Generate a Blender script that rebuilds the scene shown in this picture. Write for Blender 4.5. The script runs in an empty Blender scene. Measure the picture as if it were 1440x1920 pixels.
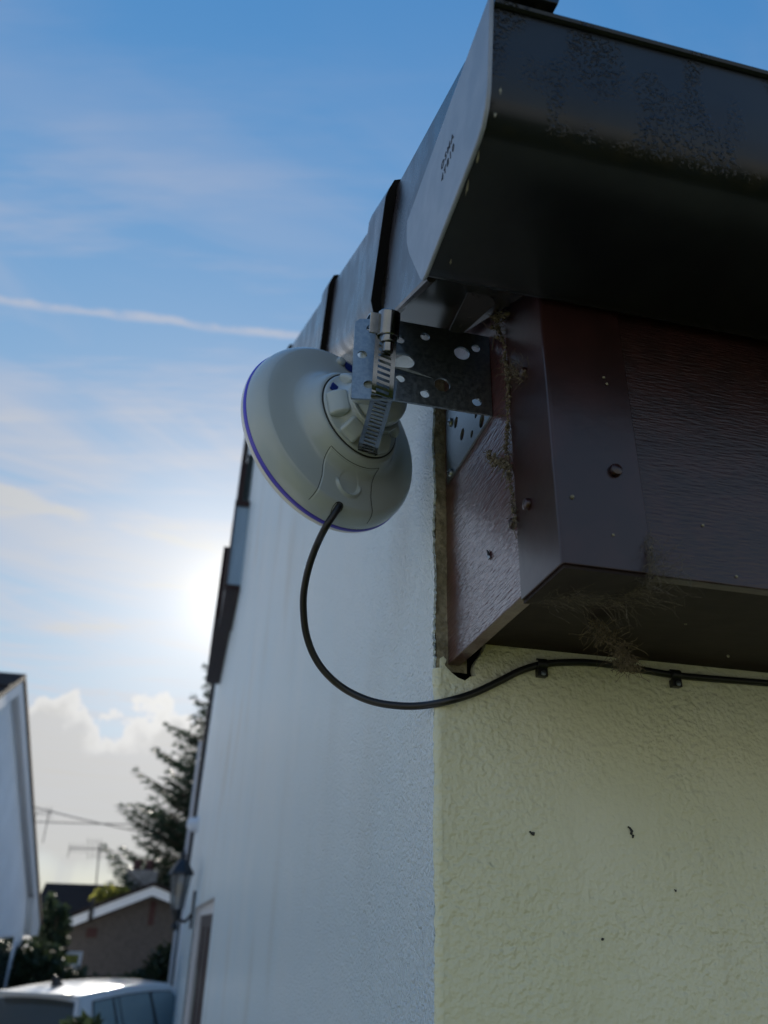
import bpy, bmesh, math, random
from mathutils import Vector, Matrix, noise
random.seed(7)
rad = math.radians
sc = bpy.context.scene

# ------------------------------------------------------------------ camera
# World: x runs right along the eaves wall, y runs away along the gable wall, z up; z = 0 is eye level.
F = 1493.6                                    # focal length in photograph pixels (1440 x 1920)
MX = Matrix(((0.97272206, 0.12794748, 0.19349736),
             (-0.23065072, 0.44449703, 0.86557648),
             (0.02473933, -0.88659564, 0.46188324)))
CAM = Vector((-0.2, 0.0, 0.0))
GROUND = -2.45
cd = bpy.data.cameras.new('camera'); cam = bpy.data.objects.new('camera', cd)
sc.collection.objects.link(cam); sc.camera = cam
r3 = Matrix((MX.col[0], -MX.col[1], -MX.col[2])).transposed()
cam.matrix_world = Matrix.Translation(CAM) @ r3.to_4x4()
cd.sensor_fit = 'VERTICAL'; cd.sensor_height = 36.0; cd.sensor_width = 27.0
cd.lens = 36.0 * F / 1920.0
cd.clip_start = 0.02; cd.clip_end = 3000
cd.dof.use_dof = True; cd.dof.focus_distance = 0.68; cd.dof.aperture_fstop = 6.6

def ray(px, py): return MX @ Vector(((px - 720) / F, (py - 960) / F, 1.0))
def at(px, py, d): return CAM + ray(px, py) * d
def hit(px, py, ax, val):
    v = ray(px, py); return CAM + v * ((val - CAM[ax]) / v[ax])

# ------------------------------------------------------------------ sky and sun
SUN_EL = rad(20.5); SUN_AZ = rad(1.5)          # azimuth from +y towards +x
sun_dir = Vector((math.sin(SUN_AZ) * math.cos(SUN_EL), math.cos(SUN_AZ) * math.cos(SUN_EL), math.sin(SUN_EL)))
world = bpy.data.worlds.new('World'); sc.world = world; world.use_nodes = True
world.cycles.sampling_method = 'NONE'
DUST, SAT, TINT, G1, G2, KNEE, GAIN = 0.12, 1.28, (0.78, 1.03, 1.76), 0.2, 0.03, 3.0, 1.24
A1, A2 = 1.4, 1.2
def build_sky():
    nt = world.node_tree; nt.nodes.clear(); N = nt.nodes.new; K = nt.links.new
    out = N('ShaderNodeOutputWorld'); bg = N('ShaderNodeBackground'); bg.inputs[1].default_value = 0.10
    K(bg.outputs[0], out.inputs[0])
    sky = N('ShaderNodeTexSky'); sky.sky_type = 'NISHITA'; sky.sun_disc = False
    sky.sun_elevation = SUN_EL; sky.sun_rotation = SUN_AZ
    sky.air_density = 1.0; sky.dust_density = DUST; sky.ozone_density = 2.0; sky.altitude = 0
    tc = N('ShaderNodeTexCoord'); D = tc.outputs['Generated']
    def mth(op, a, b=None, clamp=False):
        n = N('ShaderNodeMath'); n.operation = op; n.use_clamp = clamp
        for i, v in enumerate((a, b)):
            if v is None: continue
            if isinstance(v, (int, float)): n.inputs[i].default_value = v
            else: K(v, n.inputs[i])
        return n.outputs[0]
    def dot(v):
        n = N('ShaderNodeVectorMath'); n.operation = 'DOT_PRODUCT'; K(D, n.inputs[0]); n.inputs[1].default_value = v
        return n.outputs['Value']
    def ramp(x, lo, hi):
        n = N('ShaderNodeMapRange'); n.interpolation_type = 'SMOOTHSTEP'; n.clamp = True
        K(x, n.inputs[0]); n.inputs[1].default_value = lo; n.inputs[2].default_value = hi
        n.inputs[3].default_value = 0; n.inputs[4].default_value = 1
        return n.outputs[0]
    sep = N('ShaderNodeSeparateXYZ'); K(D, sep.inputs[0])
    up = mth('MAXIMUM', sep.outputs[2], 0.06)
    u = mth('DIVIDE', sep.outputs[0], up); v = mth('DIVIDE', sep.outputs[1], up)
    def tex(ux, vy, scale, detail, dist, rough=0.55, rot=0.0):
        c = N('ShaderNodeCombineXYZ')
        uu = mth('ADD', mth('MULTIPLY', u, math.cos(rot)), mth('MULTIPLY', v, math.sin(rot)))
        vv = mth('SUBTRACT', mth('MULTIPLY', v, math.cos(rot)), mth('MULTIPLY', u, math.sin(rot)))
        K(mth('MULTIPLY', uu, ux), c.inputs[0]); K(mth('MULTIPLY', vv, vy), c.inputs[1])
        t = N('ShaderNodeTexNoise'); t.noise_dimensions = '2D'; K(c.outputs[0], t.inputs['Vector'])
        t.inputs['Scale'].default_value = scale; t.inputs['Detail'].default_value = detail
        t.inputs['Roughness'].default_value = rough; t.inputs['Distortion'].default_value = dist
        return t.outputs['Fac']
    # thin high cloud, streaked
    c1 = ramp(tex(0.55, 1.6, 1.6, 4, 0.9, 0.5, 0.45), 0.38, 0.78)
    c2 = ramp(tex(0.5, 2.6, 2.4, 5, 0.0, 0.6, -0.25), 0.46, 0.85)
    fine = tex(4, 4, 2.4, 3, 0.0)
    veil = ramp(sep.outputs[2], 0.92, 0.25)
    cir = mth('MULTIPLY', mth('ADD', mth('MULTIPLY', c1, 0.62), mth('MULTIPLY', c2, 0.75)), veil)
    # vapour trails: great circles with soft ragged edges
    ragn = mth('SUBTRACT', fine, 0.5); patch = mth('ADD', mth('MULTIPLY', ramp(fine, 0.28, 0.62), 0.6), 0.4)
    def trail(p, q, w, amp, h):
        a = ray(*p).normalized(); b = ray(*q).normalized(); n = a.cross(b).normalized()
        mid = (a + b).normalized(); along = n.cross(mid)
        m = ramp(mth('ABSOLUTE', mth('ADD', dot(n), mth('MULTIPLY', ragn, w * 1.8))), w, 0.0)
        al = mth('ABSOLUTE', dot(along))
        return mth('MULTIPLY', mth('MULTIPLY', m, ramp(al, h * 1.2, h * 0.6)), amp)
    tr = None
    for p, q, w, amp in (((-80, 553), (620, 640), 0.0075, 0.42), ((-40, 915), (170, 975), 0.013, 0.60), ((215, 985), (430, 1040), 0.007, 0.55),
                         ((40, 1180), (360, 1172), 0.012, 0.40), ((80, 1290), (340, 1318), 0.010, 0.45), ((250, 1095), (420, 1108), 0.007, 0.35)):
        t = trail(p, q, w, amp, ray(*p).normalized().angle(ray(*q).normalized()) / 2)
        tr = t if tr is None else mth('ADD', tr, t)
    tr = mth('MULTIPLY', tr, patch)
    # aureole of the hazy air round the sun
    sd = mth('MAXIMUM', dot(sun_dir), 0.0)
    glow = mth('ADD', mth('MULTIPLY', mth('POWER', sd, 130.0), G1), mth('MULTIPLY', mth('POWER', sd, 9.0), G2))
    lit = mth('ADD', mth('MULTIPLY', mth('POWER', sd, 8.0), 1.6), 4.6)
    cloud = mth('MINIMUM', mth('ADD', mth('ADD', cir, tr), mth('MULTIPLY', veil, 0.10)), 0.95)
    hs = N('ShaderNodeHueSaturation'); hs.inputs['Saturation'].default_value = SAT; K(sky.outputs[0], hs.inputs['Color'])
    tn = N('ShaderNodeVectorMath'); tn.operation = 'MULTIPLY'; K(hs.outputs[0], tn.inputs[0]); tn.inputs[1].default_value = TINT
    hw = N('ShaderNodeMix'); hw.data_type = 'RGBA'; hw.blend_type = 'MULTIPLY'; K(ramp(sep.outputs[2], 0.11, 0.02), hw.inputs[0])
    K(tn.outputs[0], hw.inputs[6]); hw.inputs[7].default_value = (1.35, 1.12, 0.55, 1)
    base = N('ShaderNodeMix'); base.data_type = 'RGBA'
    cc = N('ShaderNodeVectorMath'); cc.operation = 'SCALE'; cc.inputs[0].default_value = (0.90, 0.98, 1.08); K(lit, cc.inputs['Scale'])
    K(cloud, base.inputs[0]); K(hw.outputs[2], base.inputs[6]); K(cc.outputs[0], base.inputs[7])
    gl = N('ShaderNodeVectorMath'); gl.operation = 'SCALE'; gl.inputs[0].default_value = (9.0, 8.9, 7.9); K(glow, gl.inputs['Scale'])
    s1 = N('ShaderNodeVectorMath'); s1.operation = 'ADD'; K(base.outputs[2], s1.inputs[0]); K(gl.outputs[0], s1.inputs[1])
    # heap clouds low down
    az = mth('ARCTAN2', sep.outputs[0], sep.outputs[1])
    hc = N('ShaderNodeCombineXYZ'); K(mth('MULTIPLY', az, 7.5), hc.inputs[0]); K(mth('MULTIPLY', sep.outputs[2], 7.0), hc.inputs[1]); 
    hn = N('ShaderNodeTexNoise'); hn.noise_dimensions = '2D'; K(hc.outputs[0], hn.inputs['Vector']); hn.inputs['Scale'].default_value = 2.1; hn.inputs['Detail'].default_value = 4; hn.inputs['Roughness'].default_value = 0.52
    top = mth('ADD', mth('MULTIPLY', mth('SUBTRACT', hn.outputs['Fac'], 0.5), 0.13), 0.212)
    over = mth('SUBTRACT', top, sep.outputs[2])
    body = ramp(over, -0.002, 0.006)
    foot = ramp(mth('ADD', sep.outputs[2], mth('MULTIPLY', mth('SUBTRACT', hn.outputs['Fac'], 0.5), 0.04)), 0.035, 0.065)
    rim = ramp(over, 0.030, 0.0)
    inner = N('ShaderNodeMix'); inner.data_type = 'RGBA'
    K(rim, inner.inputs[0]); inner.inputs[6].default_value = (5.7, 5.6, 5.2, 1)
    rc = N('ShaderNodeVectorMath'); rc.operation = 'SCALE'; rc.inputs[0].default_value = (1.0, 0.985, 0.93)
    K(mth('ADD', mth('MULTIPLY', mth('POWER', sd, 8.0), 7.0), 9.0), rc.inputs['Scale']); K(rc.outputs[0], inner.inputs[7])
    s2 = N('ShaderNodeMix'); s2.data_type = 'RGBA'
    K(mth('MULTIPLY', mth('MULTIPLY', body, foot), 0.92), s2.inputs[0]); K(s1.outputs[0], s2.inputs[6]); K(inner.outputs[2], s2.inputs[7])
    # soft shoulder so that the bright air round the sun keeps its colour
    q1 = N('ShaderNodeVectorMath'); q1.operation = 'MULTIPLY_ADD'; K(s2.outputs[2], q1.inputs[0]); q1.inputs[1].default_value = (1 / KNEE,) * 3; q1.inputs[2].default_value = (1, 1, 1)
    q2 = N('ShaderNodeVectorMath'); q2.operation = 'DIVIDE'; K(s2.outputs[2], q2.inputs[0]); K(q1.outputs[0], q2.inputs[1])
    q3 = N('ShaderNodeVectorMath'); q3.operation = 'SCALE'; K(q2.outputs[0], q3.inputs[0]); q3.inputs['Scale'].default_value = GAIN
    # aureole close round the sun, far brighter than the rest of the sky
    au = N('ShaderNodeVectorMath'); au.operation = 'SCALE'; au.inputs[0].default_value = (1.0, 0.98, 0.90)
    K(mth('ADD', mth('MULTIPLY', mth('POWER', sd, 700.0), A1), mth('MULTIPLY', mth('POWER', sd, 70.0), A2)), au.inputs['Scale'])
    q4 = N('ShaderNodeVectorMath'); q4.operation = 'ADD'; K(q3.outputs[0], q4.inputs[0]); K(au.outputs[0], q4.inputs[1])
    K(q4.outputs[0], bg.inputs[0])
build_sky()
sl = bpy.data.lights.new('sun', 'SUN'); sl.energy = 4.5; sl.angle = rad(0.5); sl.color = (1.0, 0.93, 0.82)
sun = bpy.data.objects.new('sun', sl); sc.collection.objects.link(sun)
sun.rotation_euler = sun_dir.to_track_quat('Z', 'Y').to_euler(); sun.location = (0, 0, 20)
vs = sc.view_settings; vs.view_transform = 'Standard'; vs.look = 'None'; vs.gamma = 1.0; vs.exposure = 1.28; vs.use_curve_mapping = False
sc.render.engine = 'CYCLES'; sc.cycles.use_denoising = True; sc.cycles.max_bounces = 8
sc.cycles.sample_clamp_indirect = 8.0

# ------------------------------------------------------------------ materials
def mat(name, col, rough=0.5, metal=0.0, spec=0.5, var=0.0, vscale=8.0, col2=None, bump=(), coat=0.0, alpha=None, trans=0.0, vstretch=(1, 1, 1), edge=(0.35, 0.65), rough2=None):
    """procedural surface; bump = list of (kind, scale, strength, distance, stretch)"""
    m = bpy.data.materials.new(name); m.use_nodes = True
    nt = m.node_tree; N = nt.nodes.new; K = nt.links.new
    b = nt.nodes['Principled BSDF']
    b.inputs['Base Color'].default_value = (*col, 1); b.inputs['Roughness'].default_value = rough
    b.inputs['Metallic'].default_value = metal; b.inputs['Specular IOR Level'].default_value = spec
    b.inputs['Coat Weight'].default_value = coat; b.inputs['Transmission Weight'].default_value = trans
    tc = N('ShaderNodeTexCoord')
    def vec(st):
        mp = N('ShaderNodeMapping'); K(tc.outputs['Object'], mp.inputs[0]); mp.inputs['Scale'].default_value = st
        return mp.outputs[0]
    if col2 is not None or var:
        n = N('ShaderNodeTexNoise'); K(vec(vstretch), n.inputs['Vector'])
        n.inputs['Scale'].default_value = vscale; n.inputs['Detail'].default_value = 6; n.inputs['Roughness'].default_value = 0.6
        mr = N('ShaderNodeMapRange'); mr.interpolation_type = 'SMOOTHSTEP'; K(n.outputs['Fac'], mr.inputs[0])
        mr.inputs[1].default_value = edge[0]; mr.inputs[2].default_value = edge[1]
        mx = N('ShaderNodeMix'); mx.data_type = 'RGBA'; K(mr.outputs[0], mx.inputs[0])
        c2 = col2 if col2 is not None else tuple(min(1, c * (1 + var)) for c in col)
        c1 = col if col2 is not None else tuple(c * (1 - var) for c in col)
        mx.inputs[6].default_value = (*c1, 1); mx.inputs[7].default_value = (*c2, 1)
        K(mx.outputs[2], b.inputs['Base Color'])
        if rough2 is not None:
            rr = N('ShaderNodeMapRange'); K(mr.outputs[0], rr.inputs[0]); rr.inputs[3].default_value = rough; rr.inputs[4].default_value = rough2
            K(rr.outputs[0], b.inputs['Roughness'])
    prev = None
    for kind, scale, strength, dist, st in bump:
        if kind == 'noise':
            t = N('ShaderNodeTexNoise'); t.inputs['Detail'].default_value = 3; t.inputs['Roughness'].default_value = 0.5; o = t.outputs['Fac']
        elif kind == 'vor':
            t = N('ShaderNodeTexVoronoi'); t.feature = 'SMOOTH_F1'; t.inputs['Smoothness'].default_value = 0.6; o = t.outputs['Distance']
        K(vec(st), t.inputs['Vector']); t.inputs['Scale'].default_value = scale
        bp = N('ShaderNodeBump'); bp.inputs['Strength'].default_value = strength; bp.inputs['Distance'].default_value = dist
        K(o, bp.inputs['Height'])
        if prev: K(prev, bp.inputs['Normal'])
        prev = bp.outputs[0]
    if prev: K(prev, b.inputs['Normal'])
    return m
ONE = (1, 1, 1)
M = {}
def bsdf(k): return M[k].node_tree.nodes['Principled BSDF']
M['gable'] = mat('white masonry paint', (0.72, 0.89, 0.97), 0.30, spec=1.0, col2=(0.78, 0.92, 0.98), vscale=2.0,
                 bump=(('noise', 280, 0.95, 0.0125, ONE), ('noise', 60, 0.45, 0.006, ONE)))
M['cream'] = mat('cream masonry paint', (0.66, 0.67, 0.47), 0.50, spec=0.45, col2=(0.71, 0.72, 0.54), vscale=5.0,
                 bump=(('noise', 135, 0.75, 0.0036, (1, 1, 1.15)), ('noise', 250, 0.55, 0.0022, ONE), ('noise', 26, 0.30, 0.008, ONE)))
M['mortar'] = mat('raw mortar edge', (0.20, 0.18, 0.12), 0.95, spec=0.1, col2=(0.36, 0.33, 0.24), vscale=70, bump=(('noise', 180, 0.8, 0.004, ONE),))
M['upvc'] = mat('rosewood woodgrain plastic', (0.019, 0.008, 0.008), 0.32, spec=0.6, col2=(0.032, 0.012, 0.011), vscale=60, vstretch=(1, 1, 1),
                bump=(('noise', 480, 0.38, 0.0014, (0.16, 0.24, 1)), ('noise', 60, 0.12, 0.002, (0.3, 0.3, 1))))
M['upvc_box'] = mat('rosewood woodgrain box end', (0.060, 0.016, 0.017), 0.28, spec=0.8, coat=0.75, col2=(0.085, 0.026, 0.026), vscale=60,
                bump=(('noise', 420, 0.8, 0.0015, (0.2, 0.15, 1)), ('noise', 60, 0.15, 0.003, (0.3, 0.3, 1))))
M['upvc_smooth'] = mat('rosewood trim plastic', (0.020, 0.008, 0.008), 0.28, spec=0.6, col2=(0.032, 0.012, 0.012), vscale=22, bump=(('noise', 60, 0.10, 0.002, ONE),))
M['soffit'] = mat('dull brown soffit', (0.014, 0.008, 0.007), 0.6, spec=0.2, col2=(0.022, 0.014, 0.011), vscale=30, bump=(('noise', 300, 0.3, 0.001, (0.1, 0.2, 1)),))
M['gutter'] = mat('black gutter plastic', (0.007, 0.009, 0.012), 0.30, spec=0.38, col2=(0.013, 0.016, 0.019), vscale=14)
M['gloss'] = mat('glossy black plastic', (0.010, 0.010, 0.011), 0.22, col2=(0.022, 0.022, 0.023), vscale=40)
M['endcap'] = mat('black plastic with painted sky sheen', (0.23, 0.27, 0.33), 0.40, spec=0.7, col2=(0.29, 0.33, 0.39), vscale=30, bump=(('noise', 400, 0.08, 0.001, ONE),))  # pale bluish base stands in for the sky reflected in the cap
M['verge'] = mat('weathered brown black plastic', (0.020, 0.017, 0.020), 0.22, spec=0.6, col2=(0.045, 0.042, 0.048), vscale=18, vstretch=(1, 1, 0.7), rough2=0.36, bump=(('noise', 500, 0.06, 0.001, ONE),))
M['tile'] = mat('dark concrete roof tile', (0.038, 0.030, 0.028), 0.9, spec=0.1, var=0.3, vscale=20, bump=(('noise', 300, 0.5, 0.003, ONE),))
M['print'] = mat('moulded lettering', (0.012, 0.014, 0.020), 0.6)
M['dirt'] = mat('pale dried dirt', (0.22, 0.21, 0.15), 0.95, var=0.35, vscale=200)
M['galv'] = mat('galvanised steel', (0.22, 0.26, 0.29), 0.36, metal=1.0, col2=(0.30, 0.35, 0.38), vscale=260, rough2=0.48, bump=(('noise', 500, 0.12, 0.0008, ONE),))
M['steel'] = mat('polished steel', (0.23, 0.25, 0.27), 0.15, metal=1.0, col2=(0.18, 0.20, 0.22), vscale=60, bump=(('noise', 700, 0.03, 0.0004, ONE),))
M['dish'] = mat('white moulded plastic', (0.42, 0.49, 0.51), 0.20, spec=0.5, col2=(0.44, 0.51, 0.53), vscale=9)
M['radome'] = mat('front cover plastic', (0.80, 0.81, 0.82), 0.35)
M['violet'] = mat('violet gasket', (0.10, 0.085, 0.62), 0.30)
M['navy'] = mat('blue inner plastic', (0.010, 0.03, 0.20), 0.4)
M['seam'] = mat('dark seam', (0.03, 0.035, 0.035), 0.6)
M['cable'] = mat('black cable sheath', (0.010, 0.011, 0.012), 0.38, bump=(('noise', 300, 0.06, 0.0008, ONE),))
M['web'] = mat('dusty cobweb', (0.13, 0.115, 0.085), 0.95, spec=0.1, var=0.45, vscale=250)
M['straw'] = mat('dry straw', (0.14, 0.115, 0.075), 0.9, spec=0.2, var=0.4, vscale=150)
M['house_white'] = mat('neighbour white render', (0.80, 0.83, 0.86), 0.7, spec=0.3, var=0.05, vscale=1.2)
M['white_pvc'] = mat('white plastic board', (0.80, 0.81, 0.83), 0.35)
M['grey_pvc'] = mat('grey soffit board', (0.60, 0.61, 0.63), 0.5)
M['brick'] = mat('brown brick', (0.085, 0.075, 0.070), 0.9, spec=0.1, col2=(0.12, 0.105, 0.095), vscale=9, vstretch=(1, 1, 3))
M['redbrick'] = mat('red clay vent', (0.06, 0.024, 0.022), 0.8)
M['bark'] = mat('bark', (0.10, 0.07, 0.05), 0.95, var=0.3, vscale=12, bump=(('noise', 30, 0.8, 0.02, (1, 1, 0.3)),))
M['black'] = mat('black painted iron', (0.012, 0.014, 0.018), 0.4)
M['brown'] = mat('brown door', (0.030, 0.013, 0.011), 0.45, spec=0.3, var=0.2, vscale=10)
M['carpaint'] = mat('white car paint', (0.82, 0.84, 0.86), 0.28, coat=0.6)
M['trim'] = mat('black rubber trim', (0.015, 0.015, 0.016), 0.5)
M['matt'] = mat('matt black painted shade', (0.006, 0.006, 0.007), 0.7, spec=0.1)
M['tyre'] = mat('tyre rubber', (0.02, 0.02, 0.02), 0.85)
M['alloy'] = mat('alloy wheel', (0.55, 0.56, 0.58), 0.3, metal=1.0)
M['tail'] = mat('red lamp lens', (0.35, 0.01, 0.01), 0.15)
M['wire'] = mat('wire', (0.05, 0.05, 0.05), 0.7)
M['bulb'] = mat('amber bulb glass', (0.75, 0.42, 0.14), 0.15)
M['stone'] = mat('chimney render', (0.25, 0.24, 0.23), 0.9, var=0.2, vscale=6)
M['board'] = mat('yellow green panel', (0.30, 0.30, 0.06), 0.7, var=0.3, vscale=6)
M['ground'] = mat('pale gravel drive', (0.32, 0.32, 0.31), 0.95, col2=(0.38, 0.375, 0.36), vscale=0.7, bump=(('noise', 60, 0.6, 0.01, ONE),))
M['lawn'] = mat('short dry grass', (0.15, 0.14, 0.015), 0.95, spec=0.1, col2=(0.19, 0.17, 0.02), vscale=3, bump=(('noise', 120, 0.8, 0.02, ONE),))
def glassy(name, col, rough=0.05):
    m = mat(name, col, rough, spec=0.9, coat=1.0); return m
M['glass'] = glassy('window glass', (0.03, 0.045, 0.05))
M['carglass'] = glassy('tinted car glass', (0.02, 0.035, 0.04))
M['sideglass'] = glassy('car side glass', (0.20, 0.29, 0.31))  # lightened base colour stands in for sky reflected by the side windows
M['frost'] = mat('patterned glass', (0.26, 0.38, 0.50), 0.25, spec=0.9, coat=1.0, bump=(('noise', 16, 0.6, 0.02, (1, 1, 0.25)),))
def clear_glass():
    m = bpy.data.materials.new('clear lamp glass'); m.use_nodes = True; nt = m.node_tree; N = nt.nodes.new
    b = nt.nodes['Principled BSDF']; b.inputs['Base Color'].default_value = (0.9, 0.93, 0.95, 1); b.inputs['Roughness'].default_value = 0.05
    t = N('ShaderNodeBsdfTransparent'); x = N('ShaderNodeMixShader'); x.inputs[0].default_value = 0.22; t.inputs[0].default_value = (0.55, 0.60, 0.62, 1)
    nt.links.new(t.outputs[0], x.inputs[1]); nt.links.new(b.outputs[0], x.inputs[2]); nt.links.new(x.outputs[0], nt.nodes['Material Output'].inputs[0])
    return m
M['lampglass'] = clear_glass()
def leafmat(name, col, col2, tr=0.3):
    m = mat(name, col, 0.55, spec=0.3, col2=col2, vscale=2.5); nt = m.node_tree; N = nt.nodes.new
    b = nt.nodes['Principled BSDF']; t = N('ShaderNodeBsdfTranslucent'); t.inputs[0].default_value = (*[c * 1.5 for c in col2], 1)
    x = N('ShaderNodeMixShader'); x.inputs[0].default_value = tr
    nt.links.new(b.outputs[0], x.inputs[1]); nt.links.new(t.outputs[0], x.inputs[2]); nt.links.new(x.outputs[0], nt.nodes['Material Output'].inputs[0])
    return m
M['needle'] = leafmat('conifer needles', (0.018, 0.036, 0.022), (0.034, 0.058, 0.032), 0.12)
M['leaf'] = leafmat('hedge leaves', (0.016, 0.030, 0.014), (0.032, 0.050, 0.022), 0.15)
M['yleaf'] = leafmat('yellow green leaves', (0.14, 0.15, 0.03), (0.22, 0.22, 0.05))

# gutter: blistered algae patches on the outer face
def gutter_patches():
    nt = M['gutter'].node_tree; N = nt.nodes.new; K = nt.links.new; b = bsdf('gutter')
    tc = N('ShaderNodeTexCoord'); mp = N('ShaderNodeMapping'); K(tc.outputs['Object'], mp.inputs[0]); mp.inputs['Scale'].default_value = (1, 0.5, 0.45)
    n1 = N('ShaderNodeTexNoise'); n1.inputs['Scale'].default_value = 24; n1.inputs['Detail'].default_value = 1; K(mp.outputs[0], n1.inputs['Vector'])
    mk = N('ShaderNodeMapRange'); K(n1.outputs['Fac'], mk.inputs[0]); mk.inputs[1].default_value = 0.45; mk.inputs[2].default_value = 0.54
    ge = N('ShaderNodeNewGeometry'); sp = N('ShaderNodeSeparateXYZ'); K(ge.outputs['Normal'], sp.inputs[0])
    fr = N('ShaderNodeMapRange'); K(sp.outputs[1], fr.inputs[0]); fr.inputs[1].default_value = -0.55; fr.inputs[2].default_value = -0.9
    v = N('ShaderNodeTexNoise'); v.inputs['Scale'].default_value = 380; v.inputs['Detail'].default_value = 2; K(tc.outputs['Object'], v.inputs['Vector'])
    q = N('ShaderNodeMapRange'); K(v.outputs['Fac'], q.inputs[0]); q.inputs[1].default_value = 0.50; q.inputs[2].default_value = 0.70
    m1 = N('ShaderNodeMath'); m1.operation = 'MULTIPLY'; K(mk.outputs[0], m1.inputs[0]); K(fr.outputs[0], m1.inputs[1])
    mu = N('ShaderNodeMath'); mu.operation = 'MULTIPLY'; K(m1.outputs[0], mu.inputs[0]); K(q.outputs[0], mu.inputs[1])
    bp = N('ShaderNodeBump'); bp.inputs['Strength'].default_value = 0.8; bp.inputs['Distance'].default_value = 0.0017
    K(mu.outputs[0], bp.inputs['Height']); K(bp.outputs[0], b.inputs['Normal'])
    # brown green grime that gathers along the lower bend
    src = b.inputs['Base Color'].links[0].from_socket
    bd = N('ShaderNodeMapRange'); bd.interpolation_type = 'SMOOTHSTEP'; K(sp.outputs[2], bd.inputs[0]); bd.inputs[1].default_value = -0.25; bd.inputs[2].default_value = -0.62
    bd2 = N('ShaderNodeMapRange'); bd2.interpolation_type = 'SMOOTHSTEP'; K(sp.outputs[2], bd2.inputs[0]); bd2.inputs[1].default_value = -0.985; bd2.inputs[2].default_value = -0.80
    gn = N('ShaderNodeTexNoise'); gn.inputs['Scale'].default_value = 45; gn.inputs['Detail'].default_value = 5; K(tc.outputs['Object'], gn.inputs['Vector'])
    gm = N('ShaderNodeMapRange'); K(gn.outputs['Fac'], gm.inputs[0]); gm.inputs[1].default_value = 0.48; gm.inputs[2].default_value = 0.85
    g1 = N('ShaderNodeMath'); g1.operation = 'MULTIPLY'; K(bd.outputs[0], g1.inputs[0]); K(bd2.outputs[0], g1.inputs[1])
    g2 = N('ShaderNodeMath'); g2.operation = 'MULTIPLY'; K(g1.outputs[0], g2.inputs[0]); K(gm.outputs[0], g2.inputs[1])
    mx = N('ShaderNodeMix'); mx.data_type = 'RGBA'; K(g2.outputs[0], mx.inputs[0]); K(src, mx.inputs[6]); mx.inputs[7].default_value = (0.028, 0.024, 0.015, 1)
    K(mx.outputs[2], b.inputs['Base Color'])
gutter_patches()
def cream_uneven():
    nt = M['cream'].node_tree; N = nt.nodes.new; K = nt.links.new; b = bsdf('cream')
    tc = N('ShaderNodeTexCoord'); n = N('ShaderNodeTexNoise'); n.inputs['Scale'].default_value = 7; n.inputs['Detail'].default_value = 2; K(tc.outputs['Object'], n.inputs['Vector'])
    mr = N('ShaderNodeMapRange'); K(n.outputs['Fac'], mr.inputs[0]); mr.inputs[1].default_value = 0.3; mr.inputs[2].default_value = 0.7; mr.inputs[3].default_value = 0.25; mr.inputs[4].default_value = 0.95
    for k in nt.nodes:
        if k.type == 'TEX_NOISE' and k.inputs['Detail'].default_value == 3: k.inputs['Detail'].default_value = 1.2
        if k.type == 'BUMP' and k.inputs['Strength'].default_value > 0.5: K(mr.outputs[0], k.inputs['Strength'])
    # thin run marks and grime
    src = b.inputs['Base Color'].links[0].from_socket
    mp = N('ShaderNodeMapping'); K(tc.outputs['Object'], mp.inputs[0]); mp.inputs['Scale'].default_value = (1, 1, 0.12)
    g = N('ShaderNodeTexNoise'); g.inputs['Scale'].default_value = 30; g.inputs['Detail'].default_value = 5; K(mp.outputs[0], g.inputs['Vector'])
    gm = N('ShaderNodeMapRange'); gm.interpolation_type = 'SMOOTHSTEP'; K(g.outputs['Fac'], gm.inputs[0]); gm.inputs[1].default_value = 0.56; gm.inputs[2].default_value = 0.80; gm.inputs[4].default_value = 0.40
    mx = N('ShaderNodeMix'); mx.data_type = 'RGBA'; K(gm.outputs[0], mx.inputs[0]); K(src, mx.inputs[6]); mx.inputs[7].default_value = (0.50, 0.48, 0.30, 1)
    K(mx.outputs[2], b.inputs['Base Color'])
cream_uneven()
# gable wall: faint drip stain below the window and general weathering streaks
def gable_stain():
    nt = M['gable'].node_tree; N = nt.nodes.new; K = nt.links.new; b = bsdf('gable')
    src = b.inputs['Base Color'].links[0].from_socket
    tc = N('ShaderNodeTexCoord'); mp = N('ShaderNodeMapping'); K(tc.outputs['Object'], mp.inputs[0]); mp.inputs['Scale'].default_value = (1, 1.5, 0.8)
    n = N('ShaderNodeTexNoise'); n.inputs['Scale'].default_value = 1.7; n.inputs['Detail'].default_value = 3; K(mp.outputs[0], n.inputs['Vector'])
    mr = N('ShaderNodeMapRange'); mr.interpolation_type = 'SMOOTHSTEP'; K(n.outputs['Fac'], mr.inputs[0]); mr.inputs[1].default_value = 0.50; mr.inputs[2].default_value = 0.80
    mr.inputs[4].default_value = 0.50
    mx = N('ShaderNodeMix'); mx.data_type = 'RGBA'; K(mr.outputs[0], mx.inputs[0]); K(src, mx.inputs[6]); mx.inputs[7].default_value = (0.50, 0.51, 0.45, 1)
    K(mx.outputs[2], b.inputs['Base Color'])
gable_stain()

def box_coat():
    b = bsdf('upvc_box'); b.inputs['Coat Roughness'].default_value = 0.24
    M['upvc_box'].node_tree.links.new(b.inputs['Normal'].links[0].from_socket, b.inputs['Coat Normal'])
box_coat()

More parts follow.
